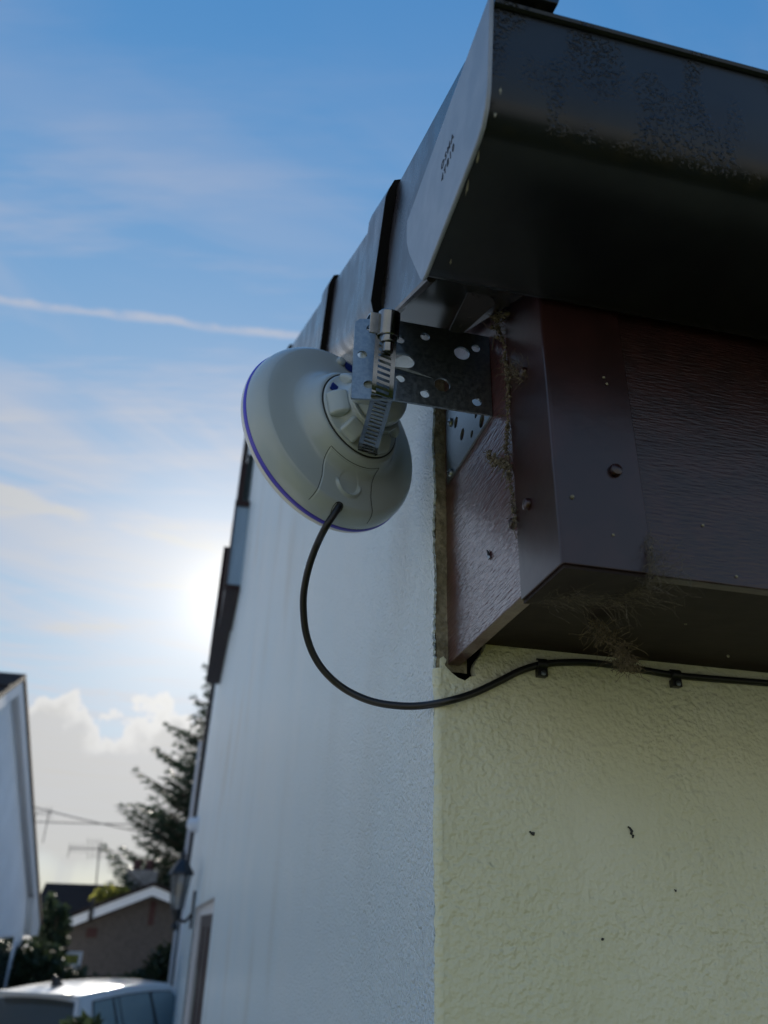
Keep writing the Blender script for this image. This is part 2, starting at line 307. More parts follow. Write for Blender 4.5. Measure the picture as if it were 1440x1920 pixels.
# ------------------------------------------------------------------ builders
col = sc.collection
def empty(name, loc, label, cat, group=None):
    o = bpy.data.objects.new(name, None); o.empty_display_size = 0.1; col.objects.link(o); o.location = loc
    tag(o, label, cat, group); return o
def tag(o, label=None, cat=None, group=None, kind=None):
    if label: o['label'] = label
    if cat: o['category'] = cat
    if group: o['group'] = group
    if kind: o['kind'] = kind
    return o
def root_loc(p):
    v = Vector((0, 0, 0))
    while p is not None: v += Vector(p.location); p = p.parent
    return v
def obj(name, verts, faces, m, parent=None, smooth=False, bevel=0.0, segs=2, angle=35):
    off = root_loc(parent)
    me = bpy.data.meshes.new(name); me.from_pydata([tuple(Vector(v) - off) for v in verts], [], faces)
    bm = bmesh.new(); bm.from_mesh(me); bmesh.ops.recalc_face_normals(bm, faces=bm.faces); bm.to_mesh(me); bm.free()
    me.materials.append(M[m] if isinstance(m, str) else m)
    if smooth:
        for p in me.polygons: p.use_smooth = True
        me.set_sharp_from_angle(angle=rad(angle))
    o = bpy.data.objects.new(name, me); col.objects.link(o)
    if parent is not None: o.parent = parent
    if bevel:
        bv = o.modifiers.new('bevel', 'BEVEL'); bv.width = bevel; bv.segments = segs; bv.limit_method = 'ANGLE'; bv.angle_limit = rad(40)
        for p in me.polygons: p.use_smooth = True
        wn = o.modifiers.new('wn', 'WEIGHTED_NORMAL'); wn.keep_sharp = False
    return o
class MB:
    def __init__(s): s.v = []; s.f = []
    def add(s, v, f):
        k = len(s.v); s.v += [Vector(x) for x in v]; s.f += [tuple(i + k for i in q) for q in f]; return s
    def box(s, a, b):
        x0, y0, z0 = a; x1, y1, z1 = b
        v = [(x0, y0, z0), (x1, y0, z0), (x1, y1, z0), (x0, y1, z0), (x0, y0, z1), (x1, y0, z1), (x1, y1, z1), (x0, y1, z1)]
        return s.add(v, [(0, 3, 2, 1), (4, 5, 6, 7), (0, 1, 5, 4), (1, 2, 6, 5), (2, 3, 7, 6), (3, 0, 4, 7)])
    def obox(s, c, ax, ay, az):
        c, ax, ay, az = map(Vector, (c, ax, ay, az)); v = []
        for k in (-1, 1):
            for i, j in ((-1, -1), (1, -1), (1, 1), (-1, 1)): v.append(c + ax * i + ay * j + az * k)
        return s.add(v, [(0, 3, 2, 1), (4, 5, 6, 7), (0, 1, 5, 4), (1, 2, 6, 5), (2, 3, 7, 6), (3, 0, 4, 7)])
    def bar(s, p, q, r, n=8, r2=None, cap=True):
        p, q = Vector(p), Vector(q); d = (q - p); r2 = r if r2 is None else r2
        if d.length < 1e-9: return s
        d.normalize(); a = d.orthogonal().normalized(); b = d.cross(a); v = []
        for k in range(n):
            t = 2 * math.pi * k / n; e = a * math.cos(t) + b * math.sin(t); v += [p + e * r, q + e * r2]
        f = [(2 * k, 2 * ((k + 1) % n), 2 * ((k + 1) % n) + 1, 2 * k + 1) for k in range(n)]
        if cap: f += [tuple(2 * k for k in range(n))[::-1], tuple(2 * k + 1 for k in range(n))]
        return s.add(v, f)
    def tube(s, pts, r, n=8):
        pts = [Vector(p) for p in pts]; v = []; m = len(pts); up = None
        for i, p in enumerate(pts):
            d = (pts[min(i + 1, m - 1)] - pts[max(i - 1, 0)]).normalized()
            if up is None: up = d.orthogonal().normalized()
            up = (up - d * up.dot(d)).normalized(); b = d.cross(up); rr = r[i] if isinstance(r, (list, tuple)) else r
            for k in range(n):
                t = 2 * math.pi * k / n; v.append(p + (up * math.cos(t) + b * math.sin(t)) * rr)
        f = [(i * n + k, i * n + (k + 1) % n, (i + 1) * n + (k + 1) % n, (i + 1) * n + k) for i in range(m - 1) for k in range(n)]
        f += [tuple(range(n))[::-1], tuple((m - 1) * n + k for k in range(n))]
        return s.add(v, f)
    def lathe(s, c, ax, prof, n=48, e1=None, closed=False):
        c = Vector(c); ax = Vector(ax).normalized(); e1 = (e1 - ax * e1.dot(ax)).normalized() if e1 else ax.orthogonal().normalized(); e2 = ax.cross(e1); v = []
        for r, t in prof:
            for k in range(n):
                a = 2 * math.pi * k / n; v.append(c + ax * t + (e1 * math.cos(a) + e2 * math.sin(a)) * r)
        m = len(prof)
        f = [(i * n + k, i * n + (k + 1) % n, (i + 1) * n + (k + 1) % n, (i + 1) * n + k) for i in range(m - 1) for k in range(n)]
        if closed: f += [tuple(range(n)), tuple((m - 1) * n + k for k in range(n))]
        return s.add(v, f)
    def prism(s, poly, d):
        """poly: list of 3d points; extruded by vector d"""
        n = len(poly); d = Vector(d); v = [Vector(p) for p in poly] + [Vector(p) + d for p in poly]
        f = [tuple(range(n))[::-1], tuple(range(n, 2 * n))] + [(i, (i + 1) % n, n + (i + 1) % n, n + i) for i in range(n)]
        return s.add(v, f)
    def build(s, name, m, parent=None, **k): return obj(name, s.v, s.f, m, parent, **k)
def smooth_path(pts, n=8):
    pts = [Vector(p) for p in pts]; out = []
    P = [pts[0] * 2 - pts[1]] + pts + [pts[-1] * 2 - pts[-2]]
    for i in range(1, len(P) - 2):
        for k in range(n):
            t = k / n; a, b, c, d = P[i - 1:i + 3]
            out.append(0.5 * ((2 * b) + (c - a) * t + (2 * a - 5 * b + 4 * c - d) * t * t + (3 * b - a - 3 * c + d) * t ** 3))
    return out + [pts[-1]]
def copy_tree(o, parent=None):
    c = o.copy(); col.objects.link(c); c.parent = parent
    for ch in list(o.children): copy_tree(ch, c)
    return c

# ------------------------------------------------------------------ setting
def ground():
    g = MB(); n = 40; S = 1500.0
    xs = [-S, -300, -80, -30, -12, -6, -3, 0, 3, 6, 12, 30, 80, 300, S]
    v = [(x, y + 10, GROUND) for y in xs for x in xs]; k = len(xs)
    f = [(j * k + i, j * k + i + 1, (j + 1) * k + i + 1, (j + 1) * k + i) for j in range(k - 1) for i in range(k - 1)]
    tag(obj('ground', v, f, 'ground'), kind='structure')
    p = MB().box((-3.2, -14, GROUND - 0.1), (14, 0.66, GROUND + 0.03))
    tag(p.build('lawn', 'lawn'), kind='structure')
ground()

# ------------------------------------------------------------------ the white house
WY = 0.668                        # eaves wall plane
BX = 0.014                        # box end plane
VX = -0.075                       # verge plane
SL = 0.64                         # roof slope
APEX_Y = 9.2; FAR_Y = 19.0
def vtop(y): return 0.655 + SL * (y - 0.54) if y <= APEX_Y else 0.655 + SL * (APEX_Y - 0.54) - SL * (y - APEX_Y)
house = empty('white_house', (3.0, 6.0, GROUND), 'white rendered house with dark brown eaves box and black gutter, the nearest building', 'house')
def build_walls():
    rnd = random.Random(3)
    DY0, DY1, DZ = 4.63, 8.45, 0.118
    pts = [(WY + 0.005, GROUND), (DY0, GROUND), (DY0, DZ), (DY1, DZ), (DY1, GROUND), (FAR_Y, GROUND), (FAR_Y, vtop(FAR_Y) - 0.10), (APEX_Y, vtop(APEX_Y) - 0.10), (WY + 0.01, vtop(WY) - 0.10)]
    z = 0.56; edge = []
    while z > 0.208:
        edge.append((WY + 0.003 + rnd.uniform(-0.0020, 0.0026) + 0.0025 * math.sin(z * 60), z)); z -= rnd.uniform(0.0022, 0.0055)
    pts += edge + [(WY + 0.005, 0.203)]
    poly = [(0.0, y, z) for y, z in pts]
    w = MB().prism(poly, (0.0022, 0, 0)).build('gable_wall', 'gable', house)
    # return of the raw render edge, ragged
    m = MB(); cols = 5; E2 = [(WY + 0.004, z_ / 1000.0) for z_ in range(560, 203, -3)]
    v = []
    for i, (y, zz) in enumerate(E2):
        for c in range(cols):
            t = c / (cols - 1); x = 0.0023 + t * 0.030
            v.append((x, y + 0.002 * noise.noise((x * 160, zz * 90, 1.3)) + 0.003 * noise.noise((x * 60, zz * 30, 5)) + 0.004 * t, zz))
    f = [(i * cols + c, i * cols + c + 1, (i + 1) * cols + c + 1, (i + 1) * cols + c) for i in range(len(E2) - 1) for c in range(cols - 1)]
    obj('render_edge', v, f, 'mortar', house, smooth=True, angle=80)
    # eaves wall with a broken-out corner under the soffit
    top = [(6.0, 0.237)] + [(x / 100.0, 0.2365 + rnd.uniform(-0.0012, 0.0012)) for x in range(60, 4, -1)]
    chip = [(0.046, 0.2260), (0.0385, 0.2160), (0.0372, 0.2100), (0.0390, 0.2030), (0.0330, 0.2015), (0.0280, 0.1975), (0.0215, 0.1995), (0.0150, 0.2040), (0.0092, 0.2100), (0.0110, 0.2150), (0.0080, 0.2180), (0.0055, 0.2165)]
    poly = [(x, WY, zz) for x, zz in [(0.0055, GROUND), (6.0, GROUND)] + top + chip]
    MB().prism(poly, (0, 0.012, 0)).build('eaves_wall', 'cream', house)
    MB().box((0.0045, WY + 0.030, 0.17), (0.06, WY + 0.05, 0.26)).build('wall_core', 'matt', house)  # black colour stands in for the shade inside the broken-out corner
    # blockwork behind the render
    MB().box((0.0125, WY + 0.0125, GROUND), (6.0, WY + 0.25, 0.165)).build('wall_block', 'mortar', house)
    # rounded arris between the two walls
    n = 7; v = []
    zs = [GROUND, -1.0, -0.4] + [-0.3 + 0.003 * i for i in range(170)]
    for zz in zs:
        j = 0.0016 * noise.noise((zz * 22, 2.2, 0)) + 0.0011 * noise.noise((zz * 110, 0, 0)) + 0.0006 * noise.noise((zz * 330, 5, 0)) if zz > -0.35 else 0
        for k in range(n):
            a = k / (n - 1) * math.pi / 2; rr = 0.0056 + j
            v.append((0.0056 - rr * math.cos(a), WY + 0.0056 - rr * math.sin(a), zz))
    f = [(i * n + k, i * n + k + 1, (i + 1) * n + k + 1, (i + 1) * n + k) for i in range(len(zs) - 1) for k in range(n - 1)]
    obj('corner_bead', v, f, 'cream', house, smooth=True, angle=80)
    # door recess
    MB().prism([(0.0025, y, z) for y, z in ((WY + 0.27, GROUND), (DY0 - 0.11, GROUND), (DY0 - 0.11, DZ + 0.11), (DY1 + 0.11, DZ + 0.11), (DY1 + 0.11, GROUND), (FAR_Y - 0.26, GROUND), (FAR_Y - 0.26, vtop(FAR_Y) - 0.12), (APEX_Y, vtop(APEX_Y) - 0.12), (WY + 0.27, vtop(WY + 0.27) - 0.12))], (0.12, 0, 0)).build('gable_block', 'mortar', house)
    r = MB().box((0.0125, DY1, GROUND), (0.13, DY1 + 0.1, DZ)); r.box((0.0125, DY0 - 0.1, GROUND), (0.13, DY0, DZ)); r.box((0.0125, DY0 - 0.1, DZ), (0.13, DY1 + 0.1, DZ + 0.1))
    r.build('door_reveal', 'grey_pvc', house)
    d = MB().box((0.06, DY0, GROUND), (0.09, DY1 - 0.01, DZ - 0.01)).build('door', 'brown', house)
    fr = MB().box((0.040, DY1 - 0.14, GROUND), (0.0595, DY1 - 0.002, DZ - 0.002)); fr.box((0.040, DY0 + 0.002, DZ - 0.07), (0.0595, DY1 - 0.15, DZ - 0.002)); fr.build('door_frame', 'grey_pvc', d)
    p = MB()
    for y in (6.4, 7.3): p.box((0.052, y, GROUND + 0.3), (0.0595, y + 0.06, DZ - 0.15))
    p.build('door_stile', 'brown', d)
    MB().box((0.048, 7.75, -1.5), (0.0595, 7.80, -0.35)).build('pull_handle', 'galv', d)
    # other walls to close the house
    MB().box((0.0125, FAR_Y - 0.25, GROUND), (6.0, FAR_Y - 0.001, 0.23)).build('rear_wall', 'cream', house)
    # far corner: downpipe and quoin strip
    MB().box((-0.02, FAR_Y - 2.6, GROUND), (-0.0005, FAR_Y - 0.5, 0.45)).build('corner_pier', 'house_white', house)
build_walls()
def build_eaves():
    # box end, fascia, soffit, corner trim
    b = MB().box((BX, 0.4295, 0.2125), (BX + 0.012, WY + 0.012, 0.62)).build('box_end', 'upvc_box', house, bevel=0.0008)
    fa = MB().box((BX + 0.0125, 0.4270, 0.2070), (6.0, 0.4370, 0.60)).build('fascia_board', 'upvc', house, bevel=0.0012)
    so = MB().prism([(BX + 0.0125, 0.4372, 0.2135), (BX + 0.0125, WY - 0.0005, 0.2330), (BX + 0.0125, WY - 0.0005, 0.2400), (BX + 0.0125, 0.4372, 0.2205)], (6.0, 0, 0)).build('soffit_board', 'soffit', house)
    x0, y0 = 0.0110, 0.4240
    prof = [(x0, 0.4925), (x0, y0 + 0.003), (x0 + 0.0008, y0 + 0.0008), (x0 + 0.003, y0), (0.0755, y0), (0.0755, y0 + 0.0028), (x0 + 0.0029, y0 + 0.0028), (x0 + 0.0029, 0.4925)]
    tr = MB().prism([(x, y, 0.2070) for x, y in prof], (0, 0, 0.42)).build('corner_trim', 'upvc_smooth', house, bevel=0.0006)
    MB().prism([(x0 + 0.002, 0.4925, 0.2068), (x0 + 0.002, y0 + 0.002, 0.2068), (0.0755, y0 + 0.002, 0.2068), (0.0755, 0.4925, 0.2120)], (0, 0, -0.0022)).build('trim_return', 'soffit', tr)
    def cap(p, nrm, r, par):
        MB().lathe(p, nrm, [(r, 0.0), (r, 0.0018), (r * 0.85, 0.0032), (r * 0.4, 0.0040), (0.0002, 0.0042)], 20).build('nail_cap', 'upvc_smooth', par, smooth=True)
    cap(hit(1153, 883, 1, y0 - 0.0002), (0, -1, 0), 0.0047, tr)
    cap(hit(991, 946, 0, x0 - 0.0002), (-1, 0, 0), 0.0047, tr)
    cap(hit(983, 700, 0, x0 - 0.0002), (-1, 0, 0), 0.0047, tr)
    cap(hit(963, 982, 0, BX - 0.0002), (-1, 0, 0), 0.0046, b)
    # scuff flake on the box end
    p = hit(917, 1042, 0, BX - 0.0004)
    MB().prism([p + Vector((0, a, c)) for a, c in ((-0.004, -0.003), (0.0005, -0.0035), (0.004, 0.003), (0.001, 0.005), (-0.001, 0.001))], (-0.0008, 0, 0)).build('paint_flake', 'galv', b)
    MB().prism([p + Vector((-0.0003, a, c)) for a, c in ((-0.003, -0.0005), (0.0, 0.0), (0.002, 0.006), (-0.0005, 0.004))], (-0.0012, 0, 0)).build('scuff', 'print', b)
    # small pale specks of lichen on fascia and soffit
    for i, (px, py) in enumerate(((1073, 932), (1318, 985), (1381, 1081), (1285, 1169), (1132, 708), (1138, 720), (1365, 1230), (1150, 1003))):
        q = hit(px, py, 1, 0.4236 if px < 1215 else 0.4266) if py < 1100 else hit(px, py, 1, 0.55)
        if py >= 1100: q = hit(px, py, 2, 0.2128 + 0.0845 * (0.55 - 0.4372))
        s = 0.0011 if i % 3 else 0.0016
        MB().lathe(q, (0, -1, 0), [(s, 0), (s * 0.7, s * 0.6), (0.0001, s * 0.8)], 7).build('speck', 'dirt', fa, smooth=True)
build_eaves()
GP = [(0.272, 0.5090), (0.2735, 0.500), (0.2765, 0.478), (0.280, 0.452), (0.2835, 0.4385), (0.288, 0.4290), (0.294, 0.4232), (0.302, 0.4212), (0.330, 0.4206), (0.370, 0.4203), (0.408, 0.4203), (0.4165, 0.4206), (0.4215, 0.4235), (0.4240, 0.4300), (0.4250, 0.52)]
def build_gutter():
    g = MB(); xs = [-0.079, -0.05, 0.0, 0.05, 0.1, 0.2, 0.4, 0.8, 1.6, 3.0, 6.05]
    inn = []
    for i, (y, z) in enumerate(GP):
        a = Vector(GP[max(i - 1, 0)]); b = Vector(GP[min(i + 1, len(GP) - 1)]); t = (b - a).normalized(); inn.append((y - t.y * 0.0025, z + t.x * 0.0025))
    ring = GP + inn[::-1]; n = len(ring)
    v = [(x, y, z) for x in xs for y, z in ring]
    f = [(i * n + k, i * n + (k + 1) % n, (i + 1) * n + (k + 1) % n, (i + 1) * n + k) for i in range(len(xs) - 1) for k in range(n)]
    f += [tuple(range(n)), tuple((len(xs) - 1) * n + k for k in range(n))]
    gut = obj('gutter', v, f, 'gutter', house, smooth=True, angle=50)
    lip = MB().tube([(-0.0785, 0.2715, 0.5095), (6.05, 0.2715, 0.5095)], 0.0030, 8).build('gutter_lip', 'gutter', gut, smooth=True)
    # end cap
    ep = [(0.2680, 0.5130), (0.2705, 0.498), (0.2765, 0.462), (0.2805, 0.4400), (0.2855, 0.4285), (0.2930, 0.4205), (0.302, 0.4180), (0.340, 0.4176), (0.4150, 0.4174), (0.4215, 0.4190), (0.427, 0.4250), (0.462, 0.4850), (0.4700, 0.5050), (0.4710, 0.5200), (0.4690, 0.5300)]
    cap = MB().prism([(-0.0822, y, z) for y, z in ep], (0.0030, 0, 0)).build('gutter_end_cap', 'endcap', gut, bevel=0.0010)
    # moulded lettering on the end cap, reading towards the street corner
    def word(txt, y, z, size, name):
        cu = bpy.data.curves.new(name, 'FONT'); cu.body = txt; cu.size = size; cu.extrude = 0.0002; cu.align_x = 'CENTER'; cu.space_character = 1.35; cu.offset = 0.00015
        o = bpy.data.objects.new(name, cu); col.objects.link(o)
        dg = bpy.context.evaluated_depsgraph_get(); me = bpy.data.meshes.new_from_object(o.evaluated_get(dg))
        bpy.data.objects.remove(o); bpy.data.curves.remove(cu)
        mm = Matrix(((0, 0, -1, -0.0823), (-1, 0, 0, y), (0, 1, 0, z), (0, 0, 0, 1)))
        me.transform(Matrix.Translation(-root_loc(cap)) @ mm); me.materials.clear(); me.materials.append(M['print'])
        t = bpy.data.objects.new(name, me); col.objects.link(t); t.parent = cap
    word('OSMA', 0.3575, 0.4755, 0.0088, 'lettering')
    word('4T810', 0.3570, 0.4635, 0.0088, 'lettering')
    # dried dirt and scuffs on the gutter corner
    rnd = random.Random(5)
    def smear(pts, par, nm='dirt_smear'):
        MB().tube(smooth_path(pts, 3), [0.0006 + 0.0008 * rnd.random() for _ in smooth_path(pts, 3)], 5).build(nm, 'dirt', par, smooth=True)
    for x, l in ((-0.066, 0.016), (-0.048, 0.015)):
        ps = [(x + 0.0006 * k + rnd.uniform(-.001, .001), 0.2722 + 0.0055 * k * l / 0.016 * 0.5, 0.514 - k * l / 4) for k in range(5)]
        m = MB()
        for j in range(5): m.obox(Vector(ps[j]) - Vector((0, 0.0004, 0)), (0.0022 + rnd.random() * 0.0015, 0, 0), (0, 0.0004, 0), (0, 0.0005, 0.0028))
        m.build('dirt_smear', 'dirt', gut)
    for px, py, ln in ((938, 172, 9), (928, 216, 4), (896, 292, 10), (876, 352, 13), (845, 491, 5)):
        y = hit(px, py, 2, 0.4170); low = 0.30 < y.y < 0.43; q = y if low else hit(px, py, 1, 0.2775)
        ax = Vector((0.15, 1, 0)) if low else Vector((0.1, 0.1, 1)); sx = Vector((1, 0, 0)); nn = Vector((0, 0, -1)) if low else Vector((0, -1, 0))
        pts = []
        for k in range(9):
            a = k / 9 * 2 * math.pi; rr = rnd.uniform(0.55, 1.2); pts.append(q + ax * (math.cos(a) * ln * 0.0005 * rr) + sx * (math.sin(a) * 0.0008 * rr))
        MB().prism(pts, nn * 0.0006).build('dirt_smear', 'dirt', gut)
    return gut
gut = build_gutter()
def build_verge():
    ca = 1 / math.sqrt(1 + SL * SL); sa = SL * ca
    H = 0.160 * ca                                            # depth of the cap square to the slope
    def P(y, t, x):                                           # y along, t square to slope downwards from the top line
        z = vtop(y); s = 1 if y <= APEX_Y else -1
        return Vector((x, y + s * sa * t, z - ca * t))
    def cap(y0, y1, lip, prev=None):
        o = MB(); n = 6
        # face board with rounded foot, running y0..y1
        sec = [(0.0, VX + 0.05), (0.0, VX + 0.003), (0.002, VX + 0.0005), (0.006, VX), (H - 0.022, VX), (H - 0.012, VX + 0.002), (H - 0.004, VX + 0.007), (H, VX + 0.015), (H + 0.001, VX + 0.074), (H - 0.003, VX + 0.074), (H - 0.004, VX + 0.018), (0.004, VX + 0.006), (0.004, VX + 0.05)]
        k = len(sec); v = [P(y, t, x) for y in (y0, y1) for t, x in sec]
        o.add(v, [(i, (i + 1) % k, k + (i + 1) % k, k + i) for i in range(k)] + [tuple(range(k))[::-1], tuple(range(k, 2 * k))])
        c = o.build('verge_cap', 'verge', house, smooth=True, angle=40)
        if lip:
            l = MB(); a, b = y0 + 0.0, y0 + 0.085
            sec2 = [(-0.007, VX + 0.05), (-0.007, VX + 0.002), (-0.005, VX - 0.004), (0.004, VX - 0.008), (0.012, VX - 0.010), (H - 0.02, VX - 0.010), (H - 0.006, VX - 0.005), (H + 0.004, VX + 0.004), (H + 0.005, VX + 0.05), (H + 0.0015, VX + 0.05), (H + 0.0015, VX + 0.006), (H - 0.022, VX - 0.0005), (-0.0005, VX - 0.0005), (-0.0005, VX + 0.05)]
            k = len(sec2); v = [P(y, t, x) for y in (a, b) for t, x in sec2]
            l.add(v, [(i, (i + 1) % k, k + (i + 1) % k, k + i) for i in range(k)] + [tuple(range(k))[::-1], tuple(range(k, 2 * k))])
            lp = l.build('cap_lip', 'verge', c, smooth=True, angle=40)
            MB().prism([P(a - 0.0022, t, x) for t, x in sec2], P(a - 0.0004, 0, 0) - P(a - 0.0022, 0, 0)).build('lip_shade', 'matt', c)  # thin black plate added to paint the lip's end face as shaded
    # starter piece behind the gutter end: shallow over the gutter, full depth behind it
    face = [(0.268, 0.5150), (0.2762, 0.5193), (0.556, vtop(0.556)), (0.590, 0.5240), (0.5386, 0.4955), (0.480, 0.4620), (0.4343, 0.4366), (0.4300, 0.4340), (0.4290, 0.5150)]
    st = MB().prism([(VX, y, z) for y, z in face], (0.006, 0, 0)).build('verge_cap', 'verge', house, bevel=0.0015)
    MB().prism([(VX + 0.0062, 0.4320, 0.4340), (VX + 0.0062, 0.5900, 0.5220), (VX + 0.0062, 0.5900, 0.5255), (VX + 0.0062, 0.4320, 0.4375)], (0.072, 0, 0)).build('cap_return', 'gloss', st, bevel=0.0008)
    MB().tube([(VX + 0.003, 0.4320, 0.4345), (VX + 0.003, 0.5900, 0.5235)], 0.0042, 10).build('cap_bead', 'verge', st, smooth=True)
    ys = [0.54]; d = 0.425
    ys.append(ys[-1] + d); d = 0.92
    while ys[-1] + d < APEX_Y: ys.append(ys[-1] + d)
    ys.append(APEX_Y)
    for a, b in zip(ys, ys[1:]): cap(a + 0.001, b, True)
    ys = [APEX_Y + 0.005]
    while ys[-1] < FAR_Y + 0.2: ys.append(ys[-1] + 1.4)
    for a, b in zip(ys, ys[1:]): cap(a, b - 0.002, False)
    # clear drip strip lying over the box end, under the gutter end
    c = [hit(px, py, 2, 0.4440) for px, py in ((842, 621), (866, 627), (929, 570), (926, 561), (890, 536), (878, 545))]
    MB().prism([(p.x, p.y, 0.444) for p in c], (0, 0, 0.0016)).build('drip_strip', 'gloss', house, bevel=0.0004)
    return
build_verge()
def build_roof():
    ca = 1 / math.sqrt(1 + SL * SL)
    def slab(y0, y1, t0, t1, x0=-0.02, x1=6.1): return [(x0, y0, vtop(y0) - t0), (x0, y1, vtop(y1) - t0), (x0, y1, vtop(y1) - t1), (x0, y0, vtop(y0) - t1)]
    r = MB()
    for y0, y1 in ((0.47, APEX_Y), (APEX_Y, FAR_Y + 0.3)): r.prism(slab(y0, y1, 0.02, 0.085), (6.1, 0, 0))
    roof = r.build('roof', 'tile', house)
    y = 0.34; k = 0
    while y < 5.0:
        v = [(-0.018, y, vtop(y) - 0.0195), (-0.018, y, vtop(y) + 0.012), (-0.018, y + 0.42, vtop(y + 0.42) - 0.006), (-0.018, y + 0.42, vtop(y + 0.42) - 0.0195)]
        MB().prism(v, (6.1, 0, 0)).build('tile_course', 'tile', roof); y += 0.425; k += 1
    # stub of eaves tray sticking out over the gutter end
    a = hit(941, 6, 1, 0.266); b = hit(1047, 33, 1, 0.266)
    MB().prism([(a.x, 0.264, 0.5130), (b.x, 0.264, 0.5130), (b.x + 0.002, 0.264, 0.5205), (b.x - 0.008, 0.264, 0.5240), (a.x, 0.264, 0.5280)], (0, 0.05, 0.015)).build('eaves_tray', 'gutter', roof, bevel=0.001)
build_roof()
def build_upper_window():
    # upstairs box window standing a little proud of the gable
    z0, z1 = 2.46, 3.26; y0, y1 = 6.3, 7.4
    bay = MB().box((-0.120, y0 + 0.02, z0), (0.10, y1, z1)).build('upper_window', 'brown', house)
    MB().box((-0.112, y0, z0 + 0.03), (0.0, y0 + 0.0195, z1 - 0.03)).build('pane', 'frost', bay)
    f = MB().box((-0.128, y0 - 0.02, z0 - 0.02), (-0.1122, y0 + 0.0195, z1 + 0.02)); f.box((-0.112, y0 - 0.02, z1 - 0.029), (0.0, y0 + 0.0195, z1 + 0.02)); f.box((-0.112, y0 - 0.02, z0 - 0.02), (0.0, y0 + 0.0195, z0 + 0.029))
    f.build('frame', 'brown', bay)
    MB().box((-0.17, 7.45, 2.60), (0.0, 9.9, 3.35)).build('boarding', 'brown', house)
    MB().box((-0.10, 7.45, 3.06), (0.0, 9.0, 4.35)).build('upper_frame', 'brown', house)
    MB().box((-0.06, 6.6, 3.26), (0.0, 7.3, 3.95)).build('upper_pane', 'glass', house)
build_upper_window()

# ------------------------------------------------------------------ angle bracket
PY = 0.5362
def build_bracket():
    th = 0.0022
    br = empty('angle_bracket', (0.0, PY, 0.39), 'galvanised steel angle bracket full of holes screwed to brown box end', 'bracket')
    ZB, ZT = 0.3935, 0.4800; XO = -0.1095; XI = BX - 0.0006
    holes = [(-0.0954, 0.4693, 0.0042), (-0.102, 0.4400, 0.0042), (-0.0471, 0.4672, 0.0042), (-0.0700, 0.4590, 0.0042), (0.0003, 0.4640, 0.0040), (-0.0689, 0.4171, 0.0042), (-0.0471, 0.4051, 0.0042), (-0.0005, 0.4052, 0.0042),
             (-0.0130, 0.4558, 0.0072), (-0.0317, 0.4175, 0.0072), (-0.0957, 0.4084, 0.0042)]
    def plate(outline, hs, slots, to3, depth, name):
        bm = bmesh.new()
        def loop(pts):
            vs = [bm.verts.new(to3(*p)) for p in pts]; return [bm.edges.new((vs[i], vs[(i + 1) % len(vs)])) for i in range(len(vs))]
        es = loop(outline)
        for (x, z, r) in hs: es += loop([(x + r * math.cos(2 * math.pi * k / 20), z + r * math.sin(2 * math.pi * k / 20)) for k in range(20)])
        for (xa, xb, z, r) in slots:
            es += loop([(xb + r * math.cos(a), z + r * math.sin(a)) for a in [math.pi * (-0.5 + k / 10) for k in range(11)]] + [(xa + r * math.cos(a), z + r * math.sin(a)) for a in [math.pi * (0.5 + k / 10) for k in range(11)]])
        bmesh.ops.triangle_fill(bm, edges=es, use_beauty=True, use_dissolve=False)
        fs = list(bm.faces)
        ret = bmesh.ops.extrude_face_region(bm, geom=fs)
        bmesh.ops.translate(bm, verts=[g for g in ret['geom'] if isinstance(g, bmesh.types.BMVert)], vec=Vector(depth))
        bm.normal_update(); me = bpy.data.meshes.new(name)
        off = root_loc(br)
        for v in bm.verts: v.co -= off
        bmesh.ops.recalc_face_normals(bm, faces=bm.faces); bm.to_mesh(me); bm.free(); me.materials.append(M['galv'])
        o = bpy.data.objects.new(name, me); col.objects.link(o); o.parent = br
        return o
    bend = -0.0735; tilt = 0.20
    def P3(x, z):
        y = PY + (max(0.0, bend - x)) * tilt
        return Vector((x, y, z))
    out = [(XO + 0.004, ZT), (XO, ZT - 0.004), (XO, ZB + 0.001), (XO + 0.001, ZB)] + [(bend, ZB), (XI - 0.003, ZB), (XI, ZB + 0.003), (XI, ZT), (bend, ZT)]
    plate(out, holes, [(-0.0800, -0.0640, 0.4365, 0.0075)], P3, (0, 0.0022, 0), 'projecting_leg')
    # fixed leg against the box end
    hs = [(0.608, 0.462, 0.0038), (0.558, 0.402, 0.0066), (0.612, 0.4215, 0.0060), (0.585, 0.405, 0.0036), (0.572, 0.418, 0.0036), (0.600, 0.4470, 0.0036), (0.630, 0.447, 0.006)]
    plate([(PY + 0.0008, ZB), (PY + 0.126, ZB), (PY + 0.126, ZT), (PY + 0.0008, ZT)], hs, [], lambda y, z: Vector((XI - 0.0018, y, z)), (0.0020, 0, 0), 'fixed_leg')
    for px, py in ((846, 792), (846, 887)):
        q = hit(px, py, 0, XI - 0.002)
        s = MB().lathe(q, (-1, 0, 0), [(0.0046, 0), (0.0046, 0.0010), (0.0036, 0.0026), (0.0018, 0.0033), (0.0001, 0.0034)], 20).build('screw', 'galv', br, smooth=True)
        MB().obox(q + Vector((-0.0035, 0, 0)), (0.0003, 0, 0), (0, 0.0022, 0.0012), (0, -0.0003, 0.0006)).build('screw_slot', 'seam', s)
    return br
build_bracket()

